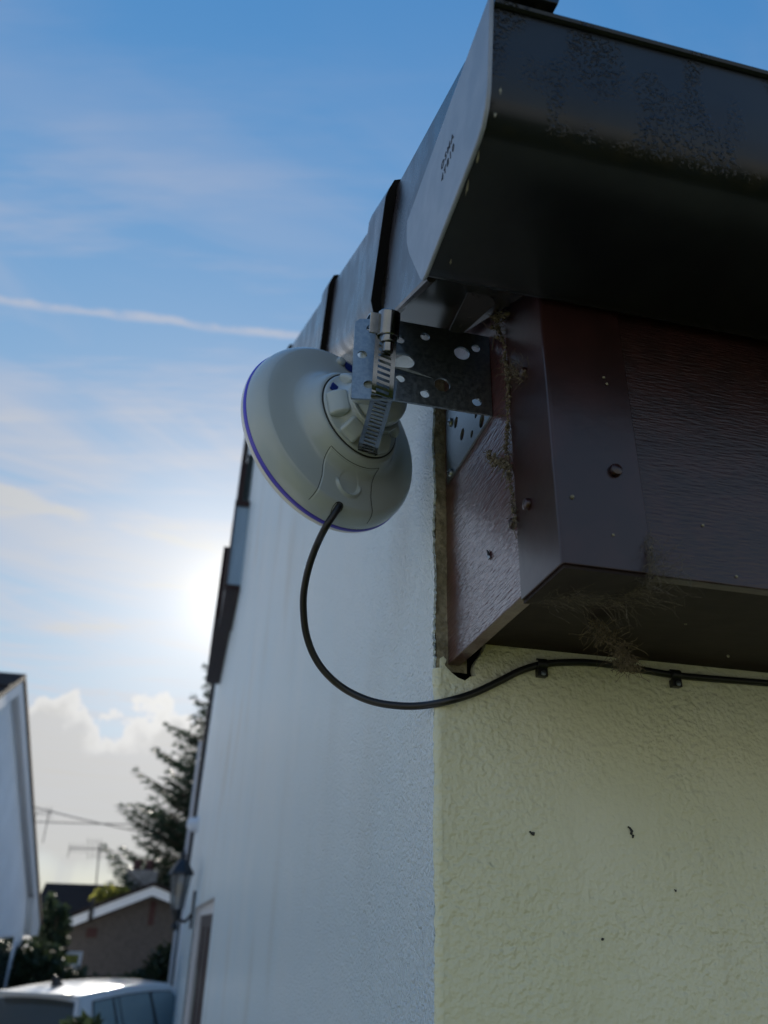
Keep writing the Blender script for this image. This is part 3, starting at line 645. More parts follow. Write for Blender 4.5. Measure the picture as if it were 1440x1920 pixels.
# ------------------------------------------------------------------ dish
def build_dish():
    n = Vector((-0.46723, 0.87884, -0.09663)).normalized()    # where the dish looks
    back = -n
    RC = Vector((-0.10776, 0.66354, 0.42826)); R = 0.0986
    dn = Vector((0, 0, -1)); dn = (dn - back * dn.dot(back)).normalized()   # towards the cable exit
    sd = back.cross(dn)
    dish = empty('wireless_dish', RC, 'round off-white wireless dish with violet rim seen from behind', 'antenna')
    prof = [(1.000, 0.000), (0.9990, 0.004), (0.993, 0.0085), (0.980, 0.0128), (0.960, 0.0166), (0.935, 0.0196), (0.912, 0.0213), (0.900, 0.0217), (0.82, 0.0227), (0.74, 0.0238), (0.66, 0.0250), (0.615, 0.0264), (0.585, 0.0286), (0.558, 0.0322), (0.534, 0.0368), (0.510, 0.0412), (0.490, 0.0437), (0.475, 0.0445), (0.460, 0.0447)]
    def tz(rn):
        for (a, ta), (b, tb) in zip(prof, prof[1:]):
            if b <= rn <= a: return tb + (ta - tb) * (rn - b) / (a - b)
        return 0.0447 if rn < 0.46 else 0.0
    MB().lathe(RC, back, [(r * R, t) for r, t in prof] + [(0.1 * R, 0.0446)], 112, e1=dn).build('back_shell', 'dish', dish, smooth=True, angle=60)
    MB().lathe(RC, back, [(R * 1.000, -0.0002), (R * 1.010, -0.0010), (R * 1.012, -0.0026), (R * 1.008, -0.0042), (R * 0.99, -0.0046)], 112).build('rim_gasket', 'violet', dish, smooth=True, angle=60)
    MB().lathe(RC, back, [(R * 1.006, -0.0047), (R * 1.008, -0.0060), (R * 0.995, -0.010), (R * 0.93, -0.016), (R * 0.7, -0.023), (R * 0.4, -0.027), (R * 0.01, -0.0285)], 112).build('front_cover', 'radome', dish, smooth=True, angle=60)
    def Q(a, b, lift):                    # a sideways, b downwards on the dish disc
        rn = math.hypot(a, b) / R
        return RC + sd * a + dn * b + back * (tz(min(rn, 1.0)) + lift)
    # cable hatch: a panel lying half a millimetre proud of the shell, with a thumb hollow and ridge
    def wid(t): return 0.293 if t < 0.50 else 0.293 + 0.052 * ((t - 0.50) / 0.50) ** 1.2
    def pos(s, t):
        a = s * wid(t); top = max(0.435, math.sqrt(max(0.0, 0.535 ** 2 - a * a))); bot = math.sqrt(0.985 ** 2 - a * a)
        return a, top + (bot - top) * t
    nu, nv = 64, 64; v = []
    for j in range(nv):
        for i in range(nu):
            a, b = pos(-1 + 2 * i / (nu - 1), j / (nv - 1)); lift = 0.0005
            dx, dy = a - 0.012, b - 0.665; d = math.hypot(dx, dy)
            if d < 0.115: lift -= 0.0026 * (1 - (d / 0.115) ** 2)
            ang = math.atan2(dy, dx); rg = max(0.0, 1 - abs(d - 0.134) / 0.024)
            if rg > 0 and -0.1 < ang < 3.2: lift += 0.0026 * rg * min(1.0, min(ang + 0.1, 3.2 - ang) * 2.5)
            if min(i, nu - 1 - i, j) == 0: lift = -0.0010
            v.append(Q(a * R, b * R, lift))
    hatch = obj('cable_hatch', v, [(j * nu + i, j * nu + i + 1, (j + 1) * nu + i + 1, (j + 1) * nu + i) for j in range(nv - 1) for i in range(nu - 1)], 'dish', dish, smooth=True, angle=70)
    def qq(s, t, e): a, b = pos(s, t); return Q((a + e) * R, b * R, 0.00015)
    for p in ([qq(-1, k / 20, -0.003) for k in range(21)], [qq(1, k / 20, 0.003) for k in range(21)], [Q(pos(-1 + k / 12, 0)[0] * R, (pos(-1 + k / 12, 0)[1] - 0.003) * R, 0.00015) for k in range(25)]):
        MB().tube(p, 0.00030, 5).build('hatch_seam', 'seam', hatch)
    gb = [Q((-0.075 + 0.052 * math.cos(k / 20 * 2 * math.pi)) * R, (0.945 + 0.045 * math.sin(k / 20 * 2 * math.pi)) * R, 0.0012) for k in range(20)]
    MB().add(gb, [tuple(range(20))]).build('cable_gland', 'seam', dish)
    global GL, GB
    GL = Q(-0.075 * R, 0.945 * R, 0.0); GB = back
    # hub: seam, turning collar, lugs and ball
    MB().lathe(RC, back, [(0.463 * R, 0.0440), (0.463 * R, 0.0456), (0.450 * R, 0.0456), (0.450 * R, 0.0440)], 80).build('collar_seam', 'seam', dish, smooth=True)
    cp = [(0.448, 0.0438), (0.448, 0.0464), (0.440, 0.0474), (0.425, 0.0480), (0.39, 0.0490), (0.345, 0.0515), (0.315, 0.0560), (0.300, 0.0615), (0.293, 0.0650), (0.280, 0.0664), (0.25, 0.0668), (0.05, 0.0668)]
    collar = MB().lathe(RC, back, [(r * R, t) for r, t in cp], 80, e1=dn).build('collar', 'dish', dish, smooth=True, angle=50)
    for deg in (30, 90, 150, 210, 282, 330):
        a = rad(deg); e = dn * math.cos(a) + sd * math.sin(a); tn = back.cross(e); wl = 0.0095 if deg != 282 else 0.0125
        pts = [RC + e * (r_ * R) + back * t_ - tn * wl for r_, t_ in ((0.29, 0.048), (0.437, 0.0470), (0.437, 0.0515), (0.415, 0.0560), (0.365, 0.0610), (0.29, 0.0645))]
        MB().prism(pts, tn * wl * 2).build('lug', 'dish', collar, bevel=0.0040, segs=5)
    for deg in (250,):
        a = rad(deg); e2 = dn * math.cos(a) + sd * math.sin(a); q = RC + e2 * (0.385 * R) + back * 0.0505
        MB().obox(q, e2 * 0.0034, back.cross(e2) * 0.0040, back * 0.0010).build('blue_key', 'navy', collar)
    bc = RC + back * 0.0745; rb = 0.0255
    MB().lathe(bc, back, [(rb * math.sin(a), -rb * math.cos(a)) for a in [rad(40 + 7 * k) for k in range(19)]] + [(0.0002, rb)], 40).build('ball', 'dish', dish, smooth=True)
    MB().lathe(RC, back, [(0.293 * R, 0.0655), (0.298 * R, 0.0668), (0.293 * R, 0.0682), (0.262 * R, 0.0682)], 60).build('ball_ring', 'dish', dish, smooth=True)
    # saddle that the hose clamp pulls against the bracket
    sx = -0.0880
    MB().prism([(sx - 0.015, y, z) for y, z in ((0.5445, 0.404), (0.5445, 0.472), (0.565, 0.468), (0.585, 0.452), (0.585, 0.418), (0.565, 0.408))], (0.030, 0, 0)).build('saddle', 'dish', dish, bevel=0.004, segs=3)
    MB().bar(bc, (sx, 0.572, 0.437), 0.016, 24).build('stem', 'dish', dish, smooth=True)
    # moulded stud and blue label window on the upper shell
    MB().add([Q(a * R, b * R, 0.0009) for a, b in ((0.00, -0.76), (0.20, -0.74), (0.20, -0.86), (0.00, -0.88))], [(0, 1, 2, 3)]).build('blue_label', 'navy', dish)
    MB().lathe(Q(-0.05 * R, -0.83 * R, 0.0) - back * 0.002, back, [(0.005, 0), (0.005, 0.004), (0.0038, 0.0058), (0.0015, 0.0066), (0.0001, 0.0067)], 20).build('moulded_stud', 'dish', dish, smooth=True)
build_dish()

# ------------------------------------------------------------------ hose clamp
def build_clamp():
    cl = empty('hose_clamp', (-0.088, 0.53, 0.39), 'slotted stainless hose clamp with worm screw strapping dish mount to bracket', 'clamp')
    W = 0.0185
    A0 = at(727, 597, 0.674); A = at(722, 660, 0.671); B = at(717, 733, 0.668); B2 = at(715, 748, 0.673); C1 = at(703, 795, 0.700); C2 = at(690, 838, 0.724)
    path = [A0, A, B, B2, C1, C2, at(688, 850, 0.745), Vector((-0.088, 0.640, 0.40)), Vector((-0.088, 0.640, 0.45)), Vector((-0.088, 0.595, 0.487)), Vector((-0.088, 0.548, 0.489)), A0 + Vector((0, 0.004, 0.002))]
    P = smooth_path(path, 14)
    # resample evenly
    S = [P[0]]; step = 0.00062; acc = 0
    for a, b in zip(P, P[1:]):
        d = (b - a).length; t = step - acc
        while t <= d: S.append(a + (b - a) * (t / d)); t += step
        acc = d - (t - step)
    wd = Vector((1.0, 0.0, -0.05)).normalized()
    tt = 0.0005
    m = MB(); n = len(S); per = 8; s_in = W * 0.30; skew = 0.0016
    def frame(i):
        d = (S[min(i + 2, n - 1)] - S[max(i - 2, 0)]).normalized(); return d, wd.cross(d).normalized()
    def pt(i, w, h):
        d, nn = frame(i); return S[i] + wd * w + nn * h + d * (skew * w / (W / 2))
    def strip(i0, i1, w0, w1):
        v = []
        for i in range(i0, i1 + 1): v += [pt(i, w0, -tt), pt(i, w1, -tt), pt(i, w1, tt), pt(i, w0, tt)]
        k = i1 - i0; f = []
        for j in range(k):
            a = j * 4; b = a + 4
            f += [(a, a + 1, b + 1, b), (a + 1, a + 2, b + 2, b + 1), (a + 2, a + 3, b + 3, b + 2), (a + 3, a, b, b + 3)]
        f += [(0, 3, 2, 1), (k * 4, k * 4 + 1, k * 4 + 2, k * 4 + 3)]
        m.add(v, f)
    strip(0, n - 1, -W / 2, -s_in); strip(0, n - 1, s_in, W / 2)
    i = 0
    while i + 5 < n:
        strip(i, min(i + 4, n - 1), -s_in - 0.0002, s_in + 0.0002); i += per
    m.build('band', 'steel', cl, smooth=True, angle=40)
    # worm housing and screw
    ax = (A - A0).normalized(); out = (wd.cross(ax)).normalized()
    if out.y > 0: out = -out
    hc = A0 + ax * 0.007 + out * 0.0050 + wd * 0.0012
    sec = []
    for k in range(13):
        a = math.pi * k / 12; sec.append((math.cos(a) * 0.0086, math.sin(a) * 0.0072))
    sec += [(-0.0098, -0.0045), (0.0098, -0.0045)]
    hs = MB().prism([hc + wd * x + out * h - ax * 0.0115 for x, h in sec], ax * 0.0215).build('worm_housing', 'steel', cl, bevel=0.0012, segs=3)
    MB().obox(hc - out * 0.0035 + wd * (-0.0125), wd * 0.004, out * 0.0012, ax * 0.0090).build('housing_flange', 'steel', hs, bevel=0.0005)
    s0 = hc + ax * 0.0095
    sc_ = MB().bar(s0, s0 + ax * 0.006, 0.0064, 20).build('screw_collar', 'steel', cl, bevel=0.0008)
    MB().bar(s0 + ax * 0.0060, s0 + ax * 0.0140, 0.0048, 6).build('hex_head', 'steel', sc_, bevel=0.0006)
    MB().obox(s0 + ax * 0.0141, wd * 0.0045, out * 0.0007, ax * 0.0003).build('screw_slot', 'seam', sc_)
build_clamp()

# ------------------------------------------------------------------ cable and clips
def build_cable():
    rc = 0.0033; yw = WY - rc - 0.0005
    pts2 = [(632, 960, 0.764), (625, 968, 0.756), (612, 986, 0.757), (594, 1022, 0.763), (579, 1064, 0.760), (570, 1108, 0.757), (569, 1146, 0.753), (574, 1188, 0.748), (588, 1228, 0.742), (612, 1263, 0.735), (648, 1293, 0.728), (694, 1314, 0.720), (744, 1323, 0.712), (792, 1323, 0.705)]
    gd = MX.transposed() @ (GL - CAM); gd = gd.z
    P = [GL - GB * 0.006, GL + GB * 0.0025] + [at(px, py, d + (gd - 0.010 - 0.757) * max(0.0, 1 - i / 8)) for i, (px, py, d) in enumerate(pts2[2:])]
    for px, py in ((842, 1314), (890, 1299), (935, 1278), (975, 1258), (1015, 1246), (1060, 1242), (1110, 1243), (1160, 1249), (1215, 1258), (1265, 1266), (1340, 1273), (1440, 1281), (1560, 1291)):
        P.append(hit(px, py, 1, yw - (0.003 if px < 880 else 0)))
    P += [Vector((0.6, yw, P[-1].z)), Vector((1.2, yw, P[-1].z)), Vector((5.9, yw, P[-1].z))]
    tag(MB().tube(smooth_path(P, 6), rc, 14).build('network_cable', 'cable', smooth=True), 'black network cable looping from dish to cream wall under soffit', 'cable')
    for (px, py), lab in (((1015, 1246), 'black cable clip on cream wall nearer the white corner'), ((1265, 1266), 'black cable clip on cream wall nearer the right edge')):
        c = hit(px, py, 1, yw); t = (hit(px + 40, py + (2 if px < 1100 else 4), 1, yw) - hit(px - 40, py - (8 if px < 1100 else 4), 1, yw)).normalized()
        e = empty('cable_clip', c, lab, 'cable clip', 'cable clips along the eaves wall')
        up = Vector((0, -1, 0)).cross(t); up = up if up.z > 0 else -up
        m = MB(); ring = []
        for k in range(11):
            a = math.pi * (-0.05 + 1.1 * k / 10); ring.append((math.cos(a), math.sin(a)))
        inn = [c + up * (x * 0.0036) + Vector((0, -1, 0)) * (y * 0.0036) for x, y in ring]; outr = [c + up * (x * 0.0054) + Vector((0, -1, 0)) * (y * 0.0054) for x, y in ring]
        m.prism([p - t * 0.0048 for p in outr + inn[::-1]], t * 0.0096)
        m.obox(c - up * 0.0082 + Vector((0, 0.0003, 0)), t * 0.0048, up * 0.0036, Vector((0, 0.0036, 0)))
        m.build('hook', 'cable', e, bevel=0.0005)
        q = c - up * 0.0090 + Vector((0, -0.0034, 0))
        MB().lathe(q, (0, -1, 0), [(0.0012, -0.002), (0.0012, 0.0004), (0.0026, 0.0006), (0.0024, 0.0016), (0.0001, 0.0019)], 16).build('nail', 'galv', e, smooth=True)
build_cable()

# ------------------------------------------------------------------ cobwebs, nest and specks
def strands(name, base, n, length, spread, r, m, label, cat, seed, fuzz=0.6, crumbs=0, crumb_r=0.0012):
    rnd = random.Random(seed); mb = MB()
    rv = lambda s: Vector((rnd.uniform(-s, s), rnd.uniform(-s, s), rnd.uniform(-s, s)))
    for k in range(n):
        i = rnd.random() * (len(base) - 1); j = int(i); p = base[j].lerp(base[j + 1], i - j) + rv(spread)
        d = ((base[j + 1] - base[j]).normalized() * (1 - fuzz) + rv(1.0) * fuzz).normalized(); pts = [p]
        L = length * rnd.uniform(0.3, 1.3)
        for _ in range(5): d = (d + rv(0.45)).normalized(); pts.append(pts[-1] + d * L / 5)
        mb.tube(pts, r * rnd.uniform(0.5, 1.3), 4)
    for k in range(crumbs):
        i = rnd.random() * (len(base) - 1); j = int(i); p = base[j].lerp(base[j + 1], i - j) + rv(spread)
        s = crumb_r * rnd.uniform(0.4, 1.5); a = rv(1).normalized()
        mb.lathe(p, a, [(s * 0.1, -s), (s * rnd.uniform(.6, 1), -s * 0.3), (s * rnd.uniform(.5, .9), s * 0.5), (s * 0.1, s)], 5, closed=True)
    return tag(mb.build(name, m), label, cat, kind=None)
jx = 0.0095
J = [hit(px, py, 0, jx) for px, py in ((930, 598), (943, 640), (950, 690), (953, 740), (952, 790), (948, 835), (952, 880), (960, 930), (964, 975))]
strands('cobweb', J, 150, 0.012, 0.0012, 0.00030, 'web', 'dusty twisted cobweb hanging down the brown box end joint', 'cobweb', 11, 0.35, 260, 0.0011)
J2 = [hit(px, py, 0, jx) for px, py in ((955, 690), (965, 700), (975, 700), (985, 710))]
strands('cobweb', J2, 160, 0.014, 0.0040, 0.00012, 'web', 'small tangled cobweb round a nail cap beside the bracket', 'cobweb', 12, 0.9, 40, 0.0009)
J3 = [hit(px, py, 0, 0.009) for px, py in ((915, 850), (930, 866), (945, 868), (955, 880))]
strands('cobweb', J3, 30, 0.010, 0.003, 0.0003, 'web', 'clump of dark dirt caught in web below the bracket', 'cobweb', 13, 0.8, 120, 0.0013)
J4 = [hit(px, py, 0, 0.006) for px, py in ((915, 578), (932, 600), (948, 588), (925, 610), (938, 640))]
strands('cobweb', J4, 40, 0.014, 0.003, 0.0003, 'web', 'loose web with pale husks under the gutter end', 'cobweb', 14, 0.8, 26, 0.0020)
def soff(px, py): return hit(px, py, 2, 0.2095)
N1 = [hit(px, py, 1, 0.55) for px, py in ((1125, 1120), (1110, 1160), (1130, 1195), (1160, 1205), (1170, 1230), (1180, 1248))]
strands('nest_tuft', N1, 260, 0.017, 0.0065, 0.00020, 'straw', 'dry tuft of nest straw hanging below the brown soffit', 'straw', 15, 0.75, 90, 0.0008)
N2 = [hit(px, py, 1, 0.62) for px, py in ((1158, 1225), (1168, 1240), (1172, 1250), (1190, 1246))]
strands('dirt_clump', N2, 26, 0.012, 0.005, 0.0003, 'web', 'grey crumbly clump of web resting on the black cable', 'cobweb', 16, 0.9, 190, 0.0016)
N3 = [soff(px, py) for px, py in ((1010, 1125), (1050, 1105), (1100, 1110), (1150, 1115), (1200, 1098), (1235, 1075))]
strands('cobweb', N3, 420, 0.034, 0.008, 0.00009, 'web', 'thin grey cobweb smeared along the lower edge of the corner trim', 'cobweb', 17, 0.35, 60, 0.0006)
N4 = [hit(px, py, 1, 0.4225) for px, py in ((1216, 1000), (1219, 1040), (1222, 1075))]
strands('cobweb', N4, 110, 0.014, 0.003, 0.00009, 'web', 'short web strip over the joint where trim meets fascia', 'cobweb', 18, 0.4, 14, 0.0006)
def wall_speck(px, py, w, h, label, ang=0.5):
    c = hit(px, py, 1, WY - 0.0006); mb = MB(); rnd = random.Random(px)
    for k in range(7):
        t = k / 6 - 0.5; p = c + Vector((w * t * math.cos(ang), -0.0006, -h * t)) + Vector((rnd.uniform(-1, 1), 0, rnd.uniform(-1, 1))) * 0.0008
        s = 0.0012 * (1.2 - abs(t)); s = min(s, max(w, h) * 0.4)
        mb.lathe(p, (0.2, -1, 0.1), [(s, -0.0005), (s * 0.8, s * 0.5), (0.0001, s * 0.8)], 6)
    tag(mb.build('wall_speck', 'seam', smooth=True), label, 'speck')
wall_speck(1183, 1560, 0.004, 0.009, 'largest dark grey fleck stuck to the middle of the cream wall')
wall_speck(998, 1563, 0.003, 0.001, 'small dark fleck on cream wall between corner and the larger fleck')
wall_speck(1129, 1761, 0.0012, 0.0012, 'tiny black dot low on the cream wall')
wall_speck(1266, 1670, 0.0010, 0.0010, 'tiny black dot on cream wall right of the large fleck')

# ------------------------------------------------------------------ things on the far end of the gable
def wall_lantern():
    y = 9.0; x0 = -0.0005; S = 1.05
    zc = hit(322, 1660, 1, y).z
    root = empty('wall_lantern', (x0, y, zc - 0.3), 'black carriage lantern with amber bulb on white gable wall beside door', 'wall light')
    def V(dx, dz, dy=0): return Vector((x0 + dx * S, y + dy * S, zc + dz * S))
    MB().obox(V(-0.012, -0.20), (0.012 * S, 0, 0), (0, 0.055 * S, 0), (0, 0, 0.16 * S)).build('back_plate', 'black', root, bevel=0.006)
    MB().tube(smooth_path([V(-0.02, -0.24), V(-0.07, -0.30), V(-0.14, -0.27), V(-0.16, -0.20)], 6), 0.014 * S, 8).build('arm', 'black', root, smooth=True)
    cx = -0.16
    MB().lathe(V(cx, -0.22), (0, 0, 1), [(r * S, t * S) for r, t in [(0.02, -0.16), (0.035, -0.13), (0.015, -0.09), (0.045, -0.02), (0.055, 0.02), (0.01, 0.02)]], 12).build('base_cup', 'black', root, smooth=True)
    MB().lathe(V(cx, 0.0), (0, 0, 1), [(r * S, t * S) for r, t in [(0.055, -0.20), (0.095, 0.10)]], 6).build('glass', 'lampglass', root)
    fr = MB()
    for k in range(6):
        a = k * math.pi / 3; fr.bar(V(cx + 0.056 * math.cos(a), -0.20, 0.056 * math.sin(a)), V(cx + 0.097 * math.cos(a), 0.10, 0.097 * math.sin(a)), 0.006 * S, 6)
    fr.build('cage', 'black', root)
    MB().lathe(V(cx, 0.0), (0, 0, 1), [(r * S, t * S) for r, t in [(0.125, 0.09), (0.12, 0.115), (0.06, 0.20), (0.025, 0.235), (0.03, 0.26), (0.012, 0.30), (0.001, 0.33)]], 6).build('cap', 'black', root)
    MB().lathe(V(cx, -0.03), (0, 0, 1), [(r * S, t * S) for r, t in [(0.012, -0.14), (0.014, -0.08), (0.032, -0.02), (0.035, 0.02), (0.02, 0.06), (0.001, 0.07)]], 12).build('bulb', 'bulb', root, smooth=True)
wall_lantern()
def dome_light():
    y = 13.0; p = hit(342, 1545, 1, y)
    root = empty('dome_light', (0, y, p.z), 'small white dome light high on the gable above the lantern', 'wall light')
    MB().lathe(Vector((-0.0005, y, p.z)), (-1, 0, 0), [(0.12, 0), (0.12, 0.03), (0.105, 0.04)], 20, closed=True).build('base', 'white_pvc', root, smooth=True)
    MB().lathe(Vector((-0.0405, y, p.z)), (-1, 0, 0), [(0.10, 0), (0.097, 0.05), (0.08, 0.09), (0.05, 0.12), (0.001, 0.13)], 20).build('dome', 'white_pvc', root, smooth=True)
dome_light()
def downpipe():
    x, y = -0.09, FAR_Y - 0.25
    root = empty('downpipe', (x, y, GROUND), 'pale grey downpipe at the far end of the white gable', 'downpipe')
    MB().bar((x, y, GROUND), (x, y, 3.6), 0.035, 14).build('pipe', 'grey_pvc', root, smooth=True)
    for z in (-1.6, 0.2, 1.9): MB().box((x - 0.05, y - 0.05, z), (-0.001, y + 0.05, z + 0.06)).build('pipe_bracket', 'grey_pvc', root)
downpipe()

# ------------------------------------------------------------------ neighbouring white house on the left
def hz(px, dist):
    """horizontal point at distance dist (along y) in the direction of pixel column px on the horizon"""
    v = ray(px, 1722); return Vector((CAM.x + v.x / v.y * dist, dist, 0))
def neighbour():
    A = hit(45, 1266, 0, -3.0); E = hit(76, 1725, 0, -3.0); g = Vector((0, 1, 0))
    left = Vector((-g.y, g.x, 0)); up = Vector((0, 0, 1)); a0 = Vector((A.x, A.y, 0))
    run = E.y - A.y; rise = A.z - E.z; sl = rise / run
    root = empty('neighbour_house', a0 + up * GROUND + left * 4, 'white gabled house with white bargeboards at the left edge', 'house')
    def P(s, l, z): return a0 + g * s + left * l + up * z
    zr = lambda s: A.z - abs(s) * sl
    ov = 0.13; ins = 1.0
    prof = [(-run + ins, GROUND), (run - ins, GROUND), (run - ins, zr(run - ins) - 0.2), (0, A.z - 0.2), (-run + ins, zr(run - ins) - 0.2)]
    MB().prism([P(s, ov, z) for s, z in prof], left * 8).build('wall', 'house_white', root)
    rf = MB()
    for sg in (-1, 1):
        rf.prism([P(0, -0.03, A.z + 0.02), P(sg * (run + 0.1), -0.03, zr(run + 0.1) + 0.02), P(sg * (run + 0.1), -0.03, zr(run + 0.1) - 0.07), P(0, -0.03, A.z - 0.07)], left * 8.4)
    roof = rf.build('roof', 'tile', root)
    for sg in (-1, 1):
        MB().prism([P(0, 0, A.z - 0.072), P(sg * run, 0, zr(run) - 0.072), P(sg * run, 0, zr(run) - 0.30), P(0, 0, A.z - 0.30)], left * 0.03).build('bargeboard', 'white_pvc', root)
        MB().prism([P(0, 0.031, A.z - 0.23), P(sg * run, 0.031, zr(run) - 0.23), P(sg * run, 0.031, zr(run) - 0.25), P(0, 0.031, A.z - 0.25)], left * (ov - 0.032)).build('verge_soffit', 'grey_pvc', root)
        MB().prism([P(sg * (run - 1.5), -0.002, zr(run - 1.5) - 0.30), P(sg * (run + 0.02), -0.002, zr(run) - 0.08), P(sg * (run + 0.02), -0.002, zr(run) - 0.30), P(sg * (run - ins), -0.002, zr(run) - 0.30)], left * 0.129).build('eaves_box', 'white_pvc', root)
    k = len(range(12))
    for i in range(1, 12):
        t = i / 12 * run; MB().prism([P(-t, -0.028, zr(t) + 0.021), P(-t - 0.36, -0.028, zr(t + 0.36) + 0.021), P(-t - 0.36, -0.028, zr(t + 0.36) + 0.055)], left * 8.3).build('tile_course', 'tile', roof)
    wc = hit(29, 1750, 0, -3.0 - ov + 0.02); wl = hit(-40, 1750, 0, -3.0 - ov + 0.02)
    w = MB().box((-3.0 - ov, wl.y, wc.z - 1.5), (-3.0 - ov + 0.015, wc.y, wc.z)).build('window', 'white_pvc', root)
    MB().box((-3.0 - ov + 0.0155, wl.y + 0.06, wc.z - 1.44), (-3.0 - ov + 0.022, wc.y - 0.06, wc.z - 0.06)).build('pane', 'glass', w)
    # alarm box low on frame's left edge
    return a0, g
neighbour()

# ------------------------------------------------------------------ brick bungalow across the road
def bungalow():
    D = 25.0
    def B(px, py, d=D): return hit(px, py, 1, d)
    Lp, Ap, Rp = B(108, 1729), B(288, 1661), B(470, 1735)
    root = empty('brick_bungalow', Vector((Ap.x, D, GROUND)), 'low brown brick bungalow with white bargeboards beyond the car', 'house')
    zl = min(Lp.z, Rp.z); ov = 0.35
    MB().prism([(Lp.x + 0.25, D + ov, GROUND), (Rp.x - 0.25, D + ov, GROUND), (Rp.x - 0.25, D + ov, Rp.z - 0.2), (Ap.x, D + ov, Ap.z - 0.2), (Lp.x + 0.25, D + ov, Lp.z - 0.2)], (0, 7, 0)).build('wall', 'brick', root)
    r = MB()
    for q in (Lp, Rp): r.prism([(Ap.x, D - 0.03, Ap.z + 0.10), (q.x, D - 0.03, q.z + 0.10), (q.x, D - 0.03, q.z), (Ap.x, D - 0.03, Ap.z)], (0, 7.6, 0))
    roof = r.build('roof', 'tile', root)
    for q in (Lp, Rp): MB().prism([(Ap.x, D, Ap.z - 0.003), (q.x, D, q.z - 0.003), (q.x, D, q.z - 0.24), (Ap.x, D, Ap.z - 0.24)], (0, 0.03, 0)).build('bargeboard', 'white_pvc', root)
    c = B(172, 1705); MB().box((c.x - 0.05, D - 0.04, c.z - 0.25), (c.x + 0.05, D - 0.001, c.z + 0.3)).build('board_joint', 'trim', root)
    c = B(172, 1749, D + ov); MB().box((c.x - 0.14, D + ov - 0.03, c.z - 0.11), (c.x + 0.14, D + ov - 0.001, c.z + 0.11)).build('air_vent', 'redbrick', root)
    c = B(285, 1712, D + ov); MB().box((c.x - 0.08, D + ov - 0.02, c.z - 0.3), (c.x + 0.08, D + ov - 0.001, c.z + 0.3)).build('slit_vent', 'redbrick', root)
    # main roof behind, slope towards the viewer
    z1 = B(140, 1657, 31).z; x0 = B(85, 1660, 31).x; x1 = B(330, 1660, 31).x
    MB().prism([(x0, 28.8, -0.1), (x0, 31, z1), (x0, 33.2, -0.1)], (x1 - x0, 0, 0)).build('main_roof', 'tile', root)
    MB().box((x0 + 0.2, 29.0, GROUND), (x1, 33.0, -0.1)).build('main_wall', 'brick', root)
    c0 = B(238, 1640, 30); c1 = B(295, 1640, 30)
    ch = MB().box((c0.x, 29.6, z1 - 0.8), (c1.x, 30.4, B(260, 1632, 30).z)).build('chimney', 'stone', root)
    for t in (0.3, 0.7): MB().lathe((c0.x + (c1.x - c0.x) * t, 30, B(260, 1632, 30).z), (0, 0, 1), [(0.14, 0), (0.12, 0.3), (0.14, 0.32)], 10, closed=True).build('chimney_pot', 'redbrick', ch)
    return
bungalow()
def aerial(px, py, px0, py0, d, boomw, n, label, s=1.0):
    top = hit(px, py - 8, 1, d); bot = hit(px0, py0, 1, d); c = hit(px, py, 1, d)
    root = empty('tv_aerial', bot, label, 'aerial')
    MB().bar(bot, top, 0.022 * s, 6).build('mast', 'wire', root)
    bd = Vector((-1.0, 0.15, 0.0)).normalized(); L = boomw
    MB().bar(c - bd * L * 0.12, c + bd * L, 0.014 * s, 6).build('boom', 'wire', root)
    for k in range(n):
        t = k / (n - 1); p = c + bd * (L * t); h = (0.30 if t < 0.45 else 0.14) * s
        MB().bar(p + Vector((0.10, 0, -h)), p + Vector((-0.02, 0, h)), 0.010 * s, 5).build('element', 'wire', root)
    MB().bar(c + bd * L + Vector((0, 0, -0.28 * s)), c + bd * L + Vector((0, 0, 0.05)), 0.012 * s, 5).build('reflector', 'wire', root)
aerial(187, 1592, 180, 1660, 29.0, 0.95, 8, 'thin roof television aerial on the bungalow left of the conifer')
aerial(94, 1525, 80, 1580, 34.0, 0.5, 4, 'smaller faint aerial just right of the neighbour white house', 0.8)
def wires():
    for (a, b, lab) in (((-60, 1533), (420, 1543), 'upper overhead wire crossing the sky left of the conifer'), ((60, 1512), (420, 1585), 'lower slanting overhead wire beneath the upper one')):
        p, q = hit(*a, 1, 33), hit(*b, 1, 36); P = []
        for k in range(17):
            t = k / 16; x = p.lerp(q, t); x.z -= 0.5 * t * (1 - t); P.append(x)
        tag(MB().tube(P, 0.020, 5).build('overhead_wire', 'wire'), lab, 'wire')
wires()
